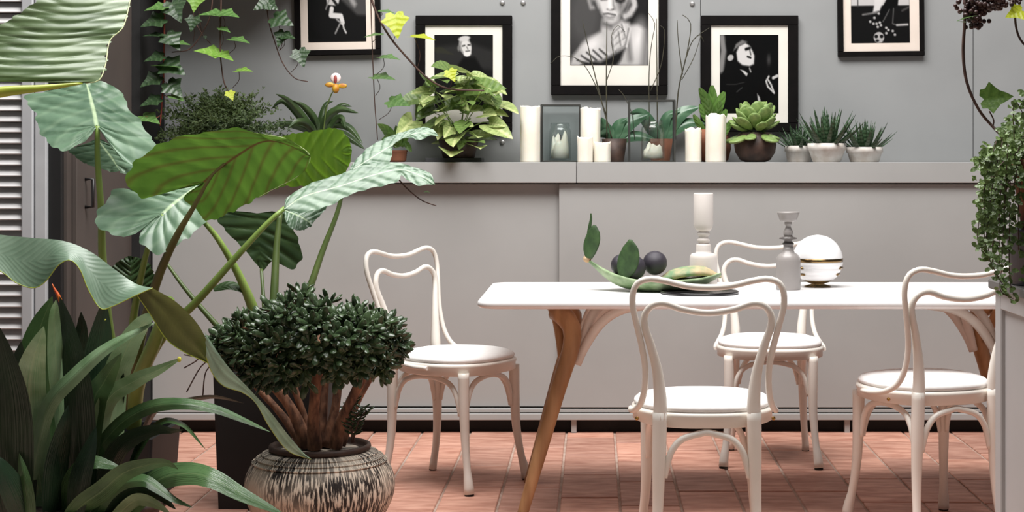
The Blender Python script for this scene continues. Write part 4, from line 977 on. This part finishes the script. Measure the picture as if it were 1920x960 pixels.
# --- bird of paradise standing left of the frame
tS = thing('bird_of_paradise', (-1.95, 4.35, 0), 'bird of paradise with a big ribbed leaf at top left and one long curling leaf', 'plant')
c = Vector((-1.95, 4.35, 0)); simple_pot(tS, c, .15, .2, .36, M['darkpot'], .03)
A_ = [(-190,150), (-100,110), (0,48), (60,8), (100,-25), (150,-70)]
B_ = [(160,156), (186,150), (198,120), (206,76), (231,50), (244,0), (250,-30), (255,-70)]
mA = LP([(x, y, 4.12+.0013*(150-y)) for x, y in A_], 0); mB = LP([(x, y, 4.27+.0013*(150-y)) for x, y in B_], 0)
mid = [a.lerp(b, .5) for a, b in zip(spline(mA, 12), spline(mB, 12))]
put('leaf', loft(MB(), mA, mid, mB, m0=0, n=120, k=14, rip=(14, .0014)), LM['ban'], tS)
put('midrib', MB().tube(PL([(-330,235,4.2), (-150,200,4.14), (0,173,4.17), (80,165,4.21), (155,156,4.26)], None, 30), [S(17, 4.2), S(17, 4.2), S(15, 4.2), S(9, 4.2), S(2, 4.2)], 12), M['midrib'], tS)
put('leaf_edge', MB().tube(spline(mB, 40), .0015, 6), M['edge'], tS)
stem(tS, [(-330,235,4.2), (-345,500,4.28), (-290,800,4.35)], [26, 30, 34], 'stemg')
up = [(-60,430), (0,440), (60,446), (120,452), (170,472), (215,505), (255,532), (286,540)]
lo = [(-60,480), (0,508), (30,530), (62,540), (85,528), (110,497), (132,488), (150,506), (165,542), (188,578), (212,574), (250,556), (286,540)]
seg = loft(MB(), LP(up, 4.42), [a.lerp(b, .5) for a, b in zip(spline(LP(up, 4.42), 12), spline(LP(lo, 4.36), 12))], LP(lo, 4.36), n=60, k=7)
lf = put('leaf', seg, LM['strel'], tS)
u2 = [(286,540,4.38), (330,566,4.42), (368,604,4.46), (388,640,4.50), (393,668,4.52), (392,682,4.53)]
l2 = [(256,552,4.37), (282,590,4.40), (312,636,4.43), (345,660,4.46), (375,674,4.50), (392,682,4.53)]
put('leaf_underside', loft(MB(), LP(u2, 0), [a.lerp(b, .5) for a, b in zip(spline(LP(u2, 0), 12), spline(LP(l2, 0), 12))], LP(l2, 0), n=30, k=6, bulge=-.004), LM['strel_u'], lf)
u3 = [(384,622,4.475), (400,648,4.50), (430,690,4.54), (470,732,4.60), (505,770,4.66), (540,815,4.73), (568,848,4.78), (583,860,4.80)]
l3 = [(386,668,4.49), (398,700,4.52), (420,724,4.56), (455,736,4.60), (480,756,4.64), (505,800,4.70), (540,845,4.76), (583,861,4.80)]
put('leaf_tip', loft(MB(), LP(u3, 0), [a.lerp(b, .45) for a, b in zip(spline(LP(u3, 0), 14), spline(LP(l3, 0), 14))], LP(l3, 0), n=50, k=6, bulge=.004), LM['strel'], lf)
put('leaf_edge', MB().tube(PL(lo, 4.359, 70), .0013, 6), M['midrib'], lf)
put('leaf_edge', MB().tube(PL(l2, 4.359, 40), .0011, 6), M['midrib'], lf); put('leaf_edge', MB().tube(PL(l3, 4.359, 40), .0011, 6), M['midrib'], lf)
stem(tS, [(-60,455,4.40), (-180,520,4.38), (-250,680,4.36), (-285,830,4.35)], [14, 20, 26, 30], 'stemg')

# --- cast-iron plant: many strap leaves
tP = thing('cast_iron_plant', (-1.5, 4.9, 0), 'dense clump of dark glossy strap leaves at the bottom left corner', 'plant')
simple_pot(tP, Vector((-1.5, 4.95, 0)), .17, .21, .16, M['darkpot'], .02)
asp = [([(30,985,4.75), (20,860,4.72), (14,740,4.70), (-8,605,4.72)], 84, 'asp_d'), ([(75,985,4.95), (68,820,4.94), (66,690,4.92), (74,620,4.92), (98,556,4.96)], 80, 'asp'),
       ([(88,985,4.9), (60,800,4.86), (58,700,4.85), (82,612,4.86)], 62, 'asp_sheen'), ([(130,985,4.92), (122,800,4.88), (106,690,4.86), (102,600,4.88), (105,562,4.9)], 34, 'asp_sheen'),
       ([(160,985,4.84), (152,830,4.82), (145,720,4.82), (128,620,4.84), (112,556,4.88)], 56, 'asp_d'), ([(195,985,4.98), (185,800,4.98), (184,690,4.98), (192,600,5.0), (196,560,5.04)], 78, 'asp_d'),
       ([(60,900,4.8), (88,770,4.76), (140,706,4.74), (205,650,4.74), (292,604,4.78)], 30, 'asp_sheen'), ([(205,960,5.0), (212,740,4.98), (235,660,4.98), (262,612,5.0), (292,584,5.02)], 50, 'asp_sheen'),
       ([(150,960,4.9), (172,770,4.88), (196,715,4.86), (228,662,4.86)], 48, 'asp'), ([(175,880,4.9), (198,758,4.86), (250,716,4.82), (300,692,4.78), (341,671,4.76)], 34, 'asp_sheen'),
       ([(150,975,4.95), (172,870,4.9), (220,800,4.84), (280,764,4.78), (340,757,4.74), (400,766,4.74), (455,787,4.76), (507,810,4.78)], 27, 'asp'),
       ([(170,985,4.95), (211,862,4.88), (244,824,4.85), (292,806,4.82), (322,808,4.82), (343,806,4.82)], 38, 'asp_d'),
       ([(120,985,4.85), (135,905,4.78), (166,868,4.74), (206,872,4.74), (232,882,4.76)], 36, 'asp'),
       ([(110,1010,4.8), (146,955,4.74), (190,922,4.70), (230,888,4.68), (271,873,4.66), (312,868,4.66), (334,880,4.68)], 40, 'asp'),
       ([(160,1000,4.8), (210,920,4.74), (262,900,4.7), (298,917,4.68), (325,936,4.66), (362,952,4.66)], 26, 'asp'), ([(190,1000,4.8), (244,944,4.74), (271,938,4.72), (298,949,4.7), (322,966,4.7)], 26, 'asp_sheen'),
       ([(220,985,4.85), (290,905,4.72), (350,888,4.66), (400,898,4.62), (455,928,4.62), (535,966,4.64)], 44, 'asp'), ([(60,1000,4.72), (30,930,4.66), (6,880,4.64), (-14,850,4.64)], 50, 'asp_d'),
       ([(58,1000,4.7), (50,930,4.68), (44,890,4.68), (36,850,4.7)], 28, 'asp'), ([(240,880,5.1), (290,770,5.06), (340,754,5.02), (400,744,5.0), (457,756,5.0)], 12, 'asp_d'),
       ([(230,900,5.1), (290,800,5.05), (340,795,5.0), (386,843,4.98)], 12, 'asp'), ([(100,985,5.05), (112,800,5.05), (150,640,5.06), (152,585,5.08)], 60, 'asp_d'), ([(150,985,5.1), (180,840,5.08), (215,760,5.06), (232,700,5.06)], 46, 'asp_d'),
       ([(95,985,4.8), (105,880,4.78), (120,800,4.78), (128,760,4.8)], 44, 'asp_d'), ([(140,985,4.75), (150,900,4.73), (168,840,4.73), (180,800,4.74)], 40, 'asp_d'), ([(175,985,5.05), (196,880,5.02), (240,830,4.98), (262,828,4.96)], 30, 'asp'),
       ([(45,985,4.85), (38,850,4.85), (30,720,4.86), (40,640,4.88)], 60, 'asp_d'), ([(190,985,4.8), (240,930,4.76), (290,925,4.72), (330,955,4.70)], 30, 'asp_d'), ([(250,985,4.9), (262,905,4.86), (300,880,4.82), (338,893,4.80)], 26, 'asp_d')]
for i, (p, w, k_) in enumerate(asp):
    if abs(p[0][0]-p[-1][0]) < 150 and p[-1][1] < 720:
        ln = {'asp_sheen': .34, 'asp': .20, 'asp_d': .10}[k_]; p = [(x, y, yy-ln*(q/(len(p)-1))**2.2) for q, (x, y, yy) in enumerate(p)]
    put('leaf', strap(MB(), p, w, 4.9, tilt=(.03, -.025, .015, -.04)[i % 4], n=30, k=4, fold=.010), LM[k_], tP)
put('yellow_streak', MB().tube(PL([(166,660,4.955), (178,632,4.955), (190,608,4.955), (198,598,4.955)], None, 12), .003, 6), M['yellow'], tP)
M['orange'] = simple('orange_bud', C(210,120,30), C(190,70,30), rough=.5, scale=60)
put('bud', MB().tube(PL([(114,566,4.9), (108,552,4.9), (102,542,4.9), (98,532,4.9)], None, 10), [.006, .006, .004, .001], 8), M['orange'], tP)
put('yellow_tip', MB().ball(P(336, 674, 4.757), .008, 10, 6, (.8, .4, 1)), M['yellow'], tP)

# --- jade plant in the speckled round pot
Yj = 5.2; cj = Vector((P(600, 900, Yj).x, Yj, 0)); sj = lambda v: S(v, Yj)
tJ = thing('jade_plant', cj, 'bushy dark jade plant with thick brown trunks in a round speckled pot', 'plant')
zr = P(600, 834, Yj).z
prof = [(.10, 0), (.15, .01), (.205, .06), (.232, .12), (.2365, .165), (.228, .205), (.205, .243), (.170, .268), (.156, .274)]
body = put('pot', MB().lathe([(r, z*zr/.287) for r, z in prof], cj, 64), M['speckle'], tJ)
# smoother profile through subdivision
sub = body.modifiers.new('smooth', 'SUBSURF'); sub.levels = 1; sub.render_levels = 2
for i in range(3):
    zz = (.262-.012*i)*zr/.287; rr_ = float(np.interp(.262-.012*i, [.205, .243, .268], [.228, .205, .170]))
    put('throwing_ring', MB().tube([cj+Vector((math.cos(a)*(rr_+.001), math.sin(a)*(rr_+.001), zz)) for a in np.linspace(0, 2*math.pi, 65)], .0026, 6, caps=False), M['speckle'], body)
put('pot_rim', MB().lathe([(.156, zr-.014), (.160, zr-.006), (.158, zr+.002), (.150, zr+.004), (.144, zr-.004), (.142, zr-.03), (0.0001, zr-.03)], cj, 48), M['darkpot'], tJ)
put('soil', MB().lathe([(.141, zr-.032), (.10, zr-.022), (0.0001, zr-.018)], cj, 24), M['soil'], tJ)
rg = random.Random(33)
trunks = [([(578,838), (548,770), (512,722), (480,690)], 26, -.03), ([(590,840), (588,780), (592,730), (598,680)], 27, -.08), ([(628,838), (640,790), (664,740), (688,690)], 25, -.06), ([(612,838), (628,770), (634,720), (640,680)], 22, .03),
          ([(585,838), (568,775), (550,720), (548,690)], 18, .0), ([(640,835), (668,760), (700,700), (720,672)], 15, .02), ([(600,838), (606,770), (610,700), (606,660)], 20, .06), ([(570,838), (530,780), (490,735), (460,700)], 18, .06)]
for p, w, d in trunks:
    put('trunk', MB().tube(PL([(x, y, Yj+d*(.4+i*.3)) for i, (x, y) in enumerate(p)], None, 14), [sj(w)*.52*rg.uniform(.9, 1.1), sj(w)*.46, sj(w)*.36, sj(w)*.38, sj(w)*.3], 10), M['trunk'], tJ)
JL = MB().ball((0, .5, 0), .5, 8, 6, (.42, 1, .15)); JL.v = [(x*(.55+.65*y), y, z+.25*(y-.3)**2) for x, y, z in JL.v]; JL.hasuv = True; JL.uv = [(.5+x, y) for x, y, z in JL.v]
jv, jf, juv = list(JL.v), list(JL.f), list(JL.uv)
jade_me = JL.mesh('leaf'); jade_me.materials.append(LM['jade'])
jl = []
def crown_edge(px):      # top and bottom row of the crown at that column
    top = np.interp(px, [402, 420, 470, 520, 550, 590, 620, 660, 700, 735, 755], [632, 612, 598, 566, 552, 556, 578, 582, 580, 600, 640])
    bot = np.interp(px, [402, 430, 470, 520, 560, 600, 640, 690, 720, 755], [645, 672, 704, 716, 706, 698, 700, 698, 684, 655])
    return top, bot
n_ros = 0
for _ in range(330):
    px = rg.uniform(404, 752); tp, bt = crown_edge(px); tp += 10*math.sin(px*.11)+7*math.sin(px*.23+1)-4; bt += 9*math.sin(px*.13+2)+6*math.sin(px*.31)+4; v = rg.random(); py = tp+12+(bt-tp-14)*v
    u = (px-578)/178; zc = (py-(tp+bt)/2)/((bt-tp)/2+1)
    dmax = .26*math.sqrt(max(.05, 1-u*u))*math.sqrt(max(.15, 1-.6*zc*zc)); dy = (-1 if rg.random() < .72 else 1)*dmax*rg.uniform(.65, 1.0)
    if v < .16: dy = rg.uniform(-1, 1)*dmax
    w = P(px, py, Yj+dy)
    out = Vector((u*.7, dy/.26, -zc*.75+.35)).normalized()
    ax = out.cross(Vector((.3, .2, 1))).normalized(); ay = out.cross(ax)
    nl = rg.choice((6, 7, 8)); n_ros += 1
    for q in range(nl):
        a = q*2.4+rg.random(); el = .15+.9*(q/nl)
        d = (ax*math.cos(a)+ay*math.sin(a))*math.cos(el)+out*math.sin(el)
        jl.append((w, d, out, sj(rg.uniform(22, 36))))
jl.sort(key=lambda q: q[0].y)
for w, d, nrm, sc in jl[:300]: inst('leaf', jade_me, tJ, w, d, nrm, sc)
rest = MB()
for w, d, nrm, sc in jl[300:]: join_inst(rest, jv, jf, w, d, nrm, sc, juv)
put('foliage', rest, LM['jade'], tJ, kind='stuff')
for i in range(26):
    w = jl[rg.randrange(len(jl))][0]; tr_ = trunks[i % 8]; e = P(*tr_[0][-1], Yj+tr_[2])
    put('twig', MB().tube(spline([e, e.lerp(w, .5)+Vector((0, 0, .015)), w], 8), [.006, .0035], 6), M['trunk'], tJ)
for p in ([(660,830), (662,790), (680,765)], [(662,830), (672,790), (688,770)], [(664,820), (650,780), (668,748)]):     # a small sprig at the rim
    ps = PL(p, Yj-.05, 10); put('twig', MB().tube(ps, .003, 5), M['vine'], tJ)
    for i in range(2, 10):
        for s in (-1, 1): inst('leaf', jade_me, tJ, ps[i], (s*.8, rg.uniform(-.5, .3), .35), (0, -.5, 1), sj(17))
for p in ([(345,690), (370,675), (380,660)], [(350,735), (375,690), (395,672)], [(380,745), (385,700), (400,680)], [(345,665), (372,668), (400,660)]):   # dry twigs on the left
    put('dry_twig', MB().tube(PL(p, Yj+.1, 8), .0022, 5), M['vine'], tJ)

# ------------------------------------------------------------------ fern bush on the ledge
cf = ledge(415, 7.28); tF = thing('asparagus_fern', cf, 'feathery dark green fern bush on the left end of the ledge', 'plant')
simple_pot(tF, cf, LS(34), LS(44), LS(48), M['darkpot'], .014)
ff = MB(); rg = random.Random(44)
for i in range(420):
    a = rg.uniform(0, 2*math.pi); el = rg.uniform(.0, 1.5); L_ = LS(rg.uniform(55, 122)*(1 if rg.random() < .93 else 1.2)); d = Vector((math.cos(a)*math.cos(el)*1.25, math.sin(a)*math.cos(el)*.55, math.sin(el)*1.0))
    p0 = cf+Vector((0, 0, LS(46))); prev = p0
    for s in range(1, 12):
        w = p0+d*L_*(s/11)+Vector((rg.uniform(-.006, .006), rg.uniform(-.006, .006), -.05*L_*(s/11)**2*4))
        if w.y > WALLY-.01: w.y = WALLY-.012
        if s > 2:
            for q in range(3):
                e = Vector((rg.uniform(-1, 1), rg.uniform(-1, .6), rg.uniform(-.4, 1))).normalized(); x = e.cross(Vector((0, -1, .3))).normalized(); l = LS(rg.uniform(6, 11))
                ff.add([w, w+e*l*.5+x*l*.17, w+e*l, w+e*l*.5-x*l*.17], [(0, 1, 2, 3)], False, [(.5, 0), (.7, .5), (.5, 1), (.3, .5)])
put('foliage', ff, LM['fern'], tF, kind='stuff')
for i in range(12):
    a = i*.52; put('stem', MB().tube(spline([cf+Vector((0, 0, LS(40))), cf+Vector((math.cos(a)*LS(40), math.sin(a)*.04, LS(85))), cf+Vector((math.cos(a)*LS(75), math.sin(a)*.06, LS(110+25*math.sin(i*3))))], 8), .0014, 5), M['stemd'], tF)

# ------------------------------------------------------------------ hanging ivy
tt = thing('shade_trough', (-1.5, 7.2, 2.03), 'dark out-of-view trough added to shade the left wall, ivy hanging from it', 'planter')
planter_box = MB().box((-1.93, 7.0, 2.03), (-1.22, 7.41, 2.2), .01); put('trough', planter_box, M['planter'], tt)  # unseen trough, added to darken the wall below; ivy hangs from it
put('soil', MB().box((-1.91, 7.02, 2.201), (-1.24, 7.39, 2.21)), M['soil'], tt)
def vine(label, pts, Y, r, mat, leaves, name='ivy_vine', group='hanging ivy vines'):
    t = thing(name, P(*pts[0], Y), label, 'vine', group)
    put('stem', MB().tube(PL(pts, Y, 30), [r, r*.7], 6), M[mat], t)
    for lx, ly, ln, ang, fl_, k, fx, fy in leaves:
        dy = -.03; w = P(lx, ly, Y+dy); a = R(ang)
        d = Vector((math.cos(a)*.9, -.35, -math.sin(a)*.9)); nrm = Vector((0, -fl_, 1-fl_+.15))
        inst('leaf', ivy[k], t, w-d.normalized()*S(ln, Y)*.35, d, nrm, S(ln, Y))
        if fx: put('leaf_stalk', MB().tube(spline([P(fx, fy, Y), (P(fx, fy, Y)+w)/2+Vector((.006, 0, -.004)), w-d.normalized()*S(ln, Y)*.25], 8), .0014, 5), M[mat], t)
# leaf: (x, y, length px, screen angle of the tip (0 right, 90 down), facing 0 = flat/edge-on .. 1 = facing us, colour, stalk foot x, y)
vine('red-stemmed ivy vine with dark leaves hanging beside the dark side wall', [(309,-70), (308,60), (307,130), (303,200), (300,236)], 7.0, .0045, 'redvine',
     [(328,18,46,60,.8,'ivy_d',309,20), (296,14,40,170,.4,'ivy_m',309,15), (322,75,44,45,.5,'ivy_d',308,70), (335,82,40,0,.25,'ivy_m',308,72), (290,40,44,160,.6,'ivy_d',309,40), (322,126,52,25,.6,'ivy_d',307,124), (312,124,50,0,.1,'ivy_m',307,123), (292,108,36,165,.5,'ivy_d',307,112),
      (325,165,42,40,.7,'ivy_d',305,150), (285,150,40,150,.6,'ivy_d',305,150), (330,182,30,20,.3,'ivy_m',303,178), (285,190,38,160,.5,'ivy_d',303,190), (280,222,40,20,.4,'ivy_m',302,215), (290,66,34,180,.3,'ivy_d',308,66)])
vine('thin brown vine curving upwards to the left near the side wall', [(402,-70), (396,20), (380,60), (355,92), (322,98)], 7.02, .0035, 'vine', [(362,42,30,100,.7,'ivy_d',362,80), (366,4,32,95,.7,'ivy_l',378,60)])
vine('long thin brown vine leaning down from the top, crossing the curved vine', [(352,-70), (362,25), (378,62), (395,82)], 7.05, .003, 'vine', [(385,70,8,60,.4,'ivy_d',0,0)])
vine('straight ivy vine with bright green leaves over the fern bush', [(416,-70), (414,30), (413,95), (418,145), (424,165)], 7.0, .004, 'vine',
     [(402,26,46,180,.35,'ivy_m',414,60), (425,26,44,10,.35,'ivy_m',414,60), (420,55,24,20,.3,'ivy_m',413,90), (395,98,48,190,.45,'ivy_l',413,100), (418,104,40,20,.3,'ivy_l',413,100), (447,75,40,10,.25,'ivy_m',430,100), (455,132,34,0,.3,'ivy_l',436,165), (432,178,20,60,.5,'lime',424,165)])
vine('ivy vine with small dark leaves curling up left of the leaping figure photograph', [(500,8), (504,40), (514,75), (530,118), (552,146), (577,153)], 7.1, .003, 'vine',
     [(494,8,34,150,.8,'ivy_d',502,20), (508,10,28,30,.8,'ivy_d',502,20), (527,38,44,20,.7,'ivy_d',522,90), (528,70,32,110,.6,'ivy_d',524,95), (538,68,28,10,.5,'ivy_d',524,95), (564,106,36,70,.8,'ivy_d',546,135)])
vine('thin vine hanging straight down across the leaping figure photograph', [(694,-40), (697,60), (700,140), (703,200), (708,262)], 7.2, .0028, 'vine',
     [(722,22,36,5,.2,'ivy_m',706,30), (704,66,36,175,.2,'ivy_m',697,80), (728,108,40,5,.25,'ivy_m',706,140), (716,145,46,5,.3,'ivy_m',704,180), (745,192,44,10,.5,'ivy_m',710,225)])
vine('long arching vine with lime yellow leaves reaching over the arrowhead plant', [(688,-40), (702,15), (728,65), (765,110), (800,145), (840,166), (908,170)], 7.0, .005, 'vine',
     [(742,44,48,80,.75,'lime',736,80), (788,70,50,5,.2,'lime',782,130), (846,140,26,60,.8,'lime',842,166)])
vine('bare brown tendril hanging in front of the sideboard under the long pale leaf', [(742,330), (762,352), (790,375), (818,386)], 5.6, .003, 'vine', [(800,360,12,0,.2,'ivy_m',0,0)])

# ------------------------------------------------------------------ right side: big ivy with berries, creeper in pots on the box
Yr = 4.55
tv = thing('berry_vine', P(1808, -20, Yr), 'thick vine with dark berry cluster and one large ivy leaf at top right', 'vine')
put('stem', MB().tube(PL([(1812,-30), (1809,40), (1806,100), (1813,155), (1835,205), (1862,238), (1890,265,4.48), (1935,300,4.32), (1950,322,4.29)], Yr, 44), [.0042, .0046, .004, .004, .0036], 8), M['vine'], tv)
put('stem', MB().tube(PL([(1906,-30), (1903,20), (1906,55), (1916,78), (1935,95)], Yr, 20), .0032, 8), M['vine'], tv)
put('leaf_stalk', MB().tube(PL([(1862,236), (1863,225), (1855,208)], Yr, 10), .002, 6), M['vine'], tv)
lo_ = fan_mesh('leaf', [(x, y) for x, y in IVY], leaf_mat('ivy_big', G(86,116,48), G(66,96,38), G(110,138,70), n=3, rough=.4, trans=.3), ridge=.1)
inst('leaf', lo_, tv, P(1846, 186, Yr-.01), (1.0, -.15, .12), (.1, -1, .25), S(54, Yr))
inst('leaf', ivy['lime'], tv, P(1915, 20, Yr-.02), (-.9, -.3, -.35), (.2, -.8, .5), S(36, Yr)); inst('leaf', ivy['ivy_m'], tv, P(1800, 38, Yr-.03), (1, -.3, .35), (0, -.1, 1), S(34, Yr))
inst('leaf', ivy['ivy_m'], tv, P(1806, 42, Yr-.03), (-.5, -.3, .1), (0, -.1, 1), S(18, Yr))
rg = random.Random(9); bm_ = MB()
for i in range(230):
    px = rg.gauss(1835, 26) if i < 170 else rg.uniform(1850, 1915); lim = np.interp(px, [1785, 1800, 1830, 1850, 1885, 1920], [10, 32, 40, 22, 14, 6])
    if not 1786 < px < 1925: continue
    py = lim-abs(rg.gauss(0, 26)); bm_.ball(P(px, py, Yr+rg.uniform(-.03, .03)), S(rg.uniform(3.5, 5.5), Yr), 8, 6)
for i in range(24): bm_.ball(P(rg.gauss(1832, 9), rg.uniform(38, 53), Yr+rg.uniform(-.02, .02)), S(4.5, Yr), 8, 6)
put('berries', bm_, M['berry'], tv, kind='stuff')
for i in range(14): put('berry_twig', MB().tube(spline([P(1809, 20-2*i, Yr), P(rg.gauss(1832, 16), rg.uniform(0, 28), Yr)], 5), .0016, 5), M['vine'], tv)

Yk = 4.28; ck = Vector((1.17, Yk, .852)); tK = thing('creeping_fig', ck, 'trailing small-leaved creeper in stacked zinc and terracotta pots on the grey box', 'plant')
put('zinc_pot', MB().lathe([(.085, 0), (.09, .004), (.104, .14), (.107, .145), (.098, .145), (.095, .12), (0.0001, .12)], ck, 36), M['zinc'], tK)
put('terracotta_pot', MB().lathe([(.06, .12), (.085, .29), (.094, .292), (.096, .325), (.086, .325), (.082, .30), (0.0001, .30)], ck, 36), M['terra'], tK)
CR = fan_mesh('leaf', OVAL, LM['creep'], ridge=.05, base=(0, .4, 0), rings=1)
cv = [tuple(v.co) for v in CR.vertices]; cfc = [tuple(p.vertices) for p in CR.polygons]; cuv = [(.5+x, max(0, min(1, y))) for x, y, z in cv]
rg = random.Random(17); strands = []
def left_edge(py): return float(np.interp(py, [225, 250, 275, 300, 330, 360, 400, 440, 470, 500, 545], [1905, 1890, 1860, 1842, 1838, 1846, 1842, 1832, 1848, 1862, 1878]))
cl = []
for i in range(80):
    a = rg.uniform(math.pi*.6, math.pi*1.9) if i < 66 else rg.uniform(0, 6.28); rr_ = rg.uniform(.06, .10)
    p0 = ck+Vector((math.cos(a)*.04, math.sin(a)*.04, .31)); p1 = ck+Vector((math.cos(a)*rr_*1.1, math.sin(a)*rr_*1.1, rg.uniform(.34, .40)))
    zt = rg.uniform(.0, .34) if rg.random() < .6 else rg.uniform(.15, .42); lat = rg.uniform(.10, .185); p2 = ck+Vector((math.cos(a)*lat, math.sin(a)*lat*.85, max(zt, .16)+.08)); p3 = ck+Vector((math.cos(a)*lat*1.03, math.sin(a)*lat*.9, zt+rg.uniform(-.02, .02)))
    if p3.z < .87: p3.z = max(p3.z, .87-.0)
    ps = spline([p0, p1, p2, p3], 24); strands.append(ps)
    for s in range(3, 24):
        for q in range(2 if s % 2 else 1):
            w = ps[s]+Vector((rg.uniform(-.008, .008), rg.uniform(-.008, .008), rg.uniform(-.006, .006)))
            d = Vector((rg.uniform(-1, 1), rg.uniform(-1, .4), rg.uniform(-.9, .5))); cl.append((w, d, Vector((rg.uniform(-.5, .5), -1, rg.uniform(.1, 1))), S(rg.uniform(11, 18), Yk)))
for p in ([(1868,265), (1850,330), (1838,400), (1834,455), (1860,480)], [(1880,265), (1862,340), (1852,420), (1850,470), (1872,520), (1885,540)], [(1890,270), (1882,420), (1878,500), (1876,545), (1900,560)], [(1895,300), (1892,480), (1896,540), (1906,560)], [(1860,290), (1838,300), (1825,290)], [(1862,300), (1846,360), (1846,450), (1852,480)]):
    ps = PL([(x, y, Yk-.09-.01*i) for i, (x, y) in enumerate(p)], None, 30); strands.append(ps)
    for s in range(1, 30):
        for q in range(2): cl.append((ps[s]+Vector((rg.uniform(-.008, .008), rg.uniform(-.01, .01), rg.uniform(-.006, .006))), Vector((rg.uniform(-1, 1), rg.uniform(-1, .4), rg.uniform(-.9, .5))), Vector((rg.uniform(-.5, .5), -1, rg.uniform(.1, 1))), S(rg.uniform(10, 16), Yk)))
cl = [q for q in cl if VX+q[0].x*FPX/q[0].y > left_edge(VY+(EYE-q[0].z)*FPX/q[0].y)-14]
cl.sort(key=lambda q: q[0].y)
for w, d, nrm, sc in cl[:300]: inst('leaf', CR, tK, w, d, nrm, sc)
rest = MB()
for w, d, nrm, sc in cl[300:]: join_inst(rest, cv, cfc, w, d, nrm, sc, cuv)
put('foliage', rest, LM['creep'], tK, kind='stuff')
strands = [ps for ps in strands if all(VX+q.x*FPX/q.y > left_edge(VY+(EYE-q.z)*FPX/q.y)-10 for q in ps)]
for i, ps in enumerate(strands): put('runner', MB().tube(ps, .0012, 5), M['vine'], tK)
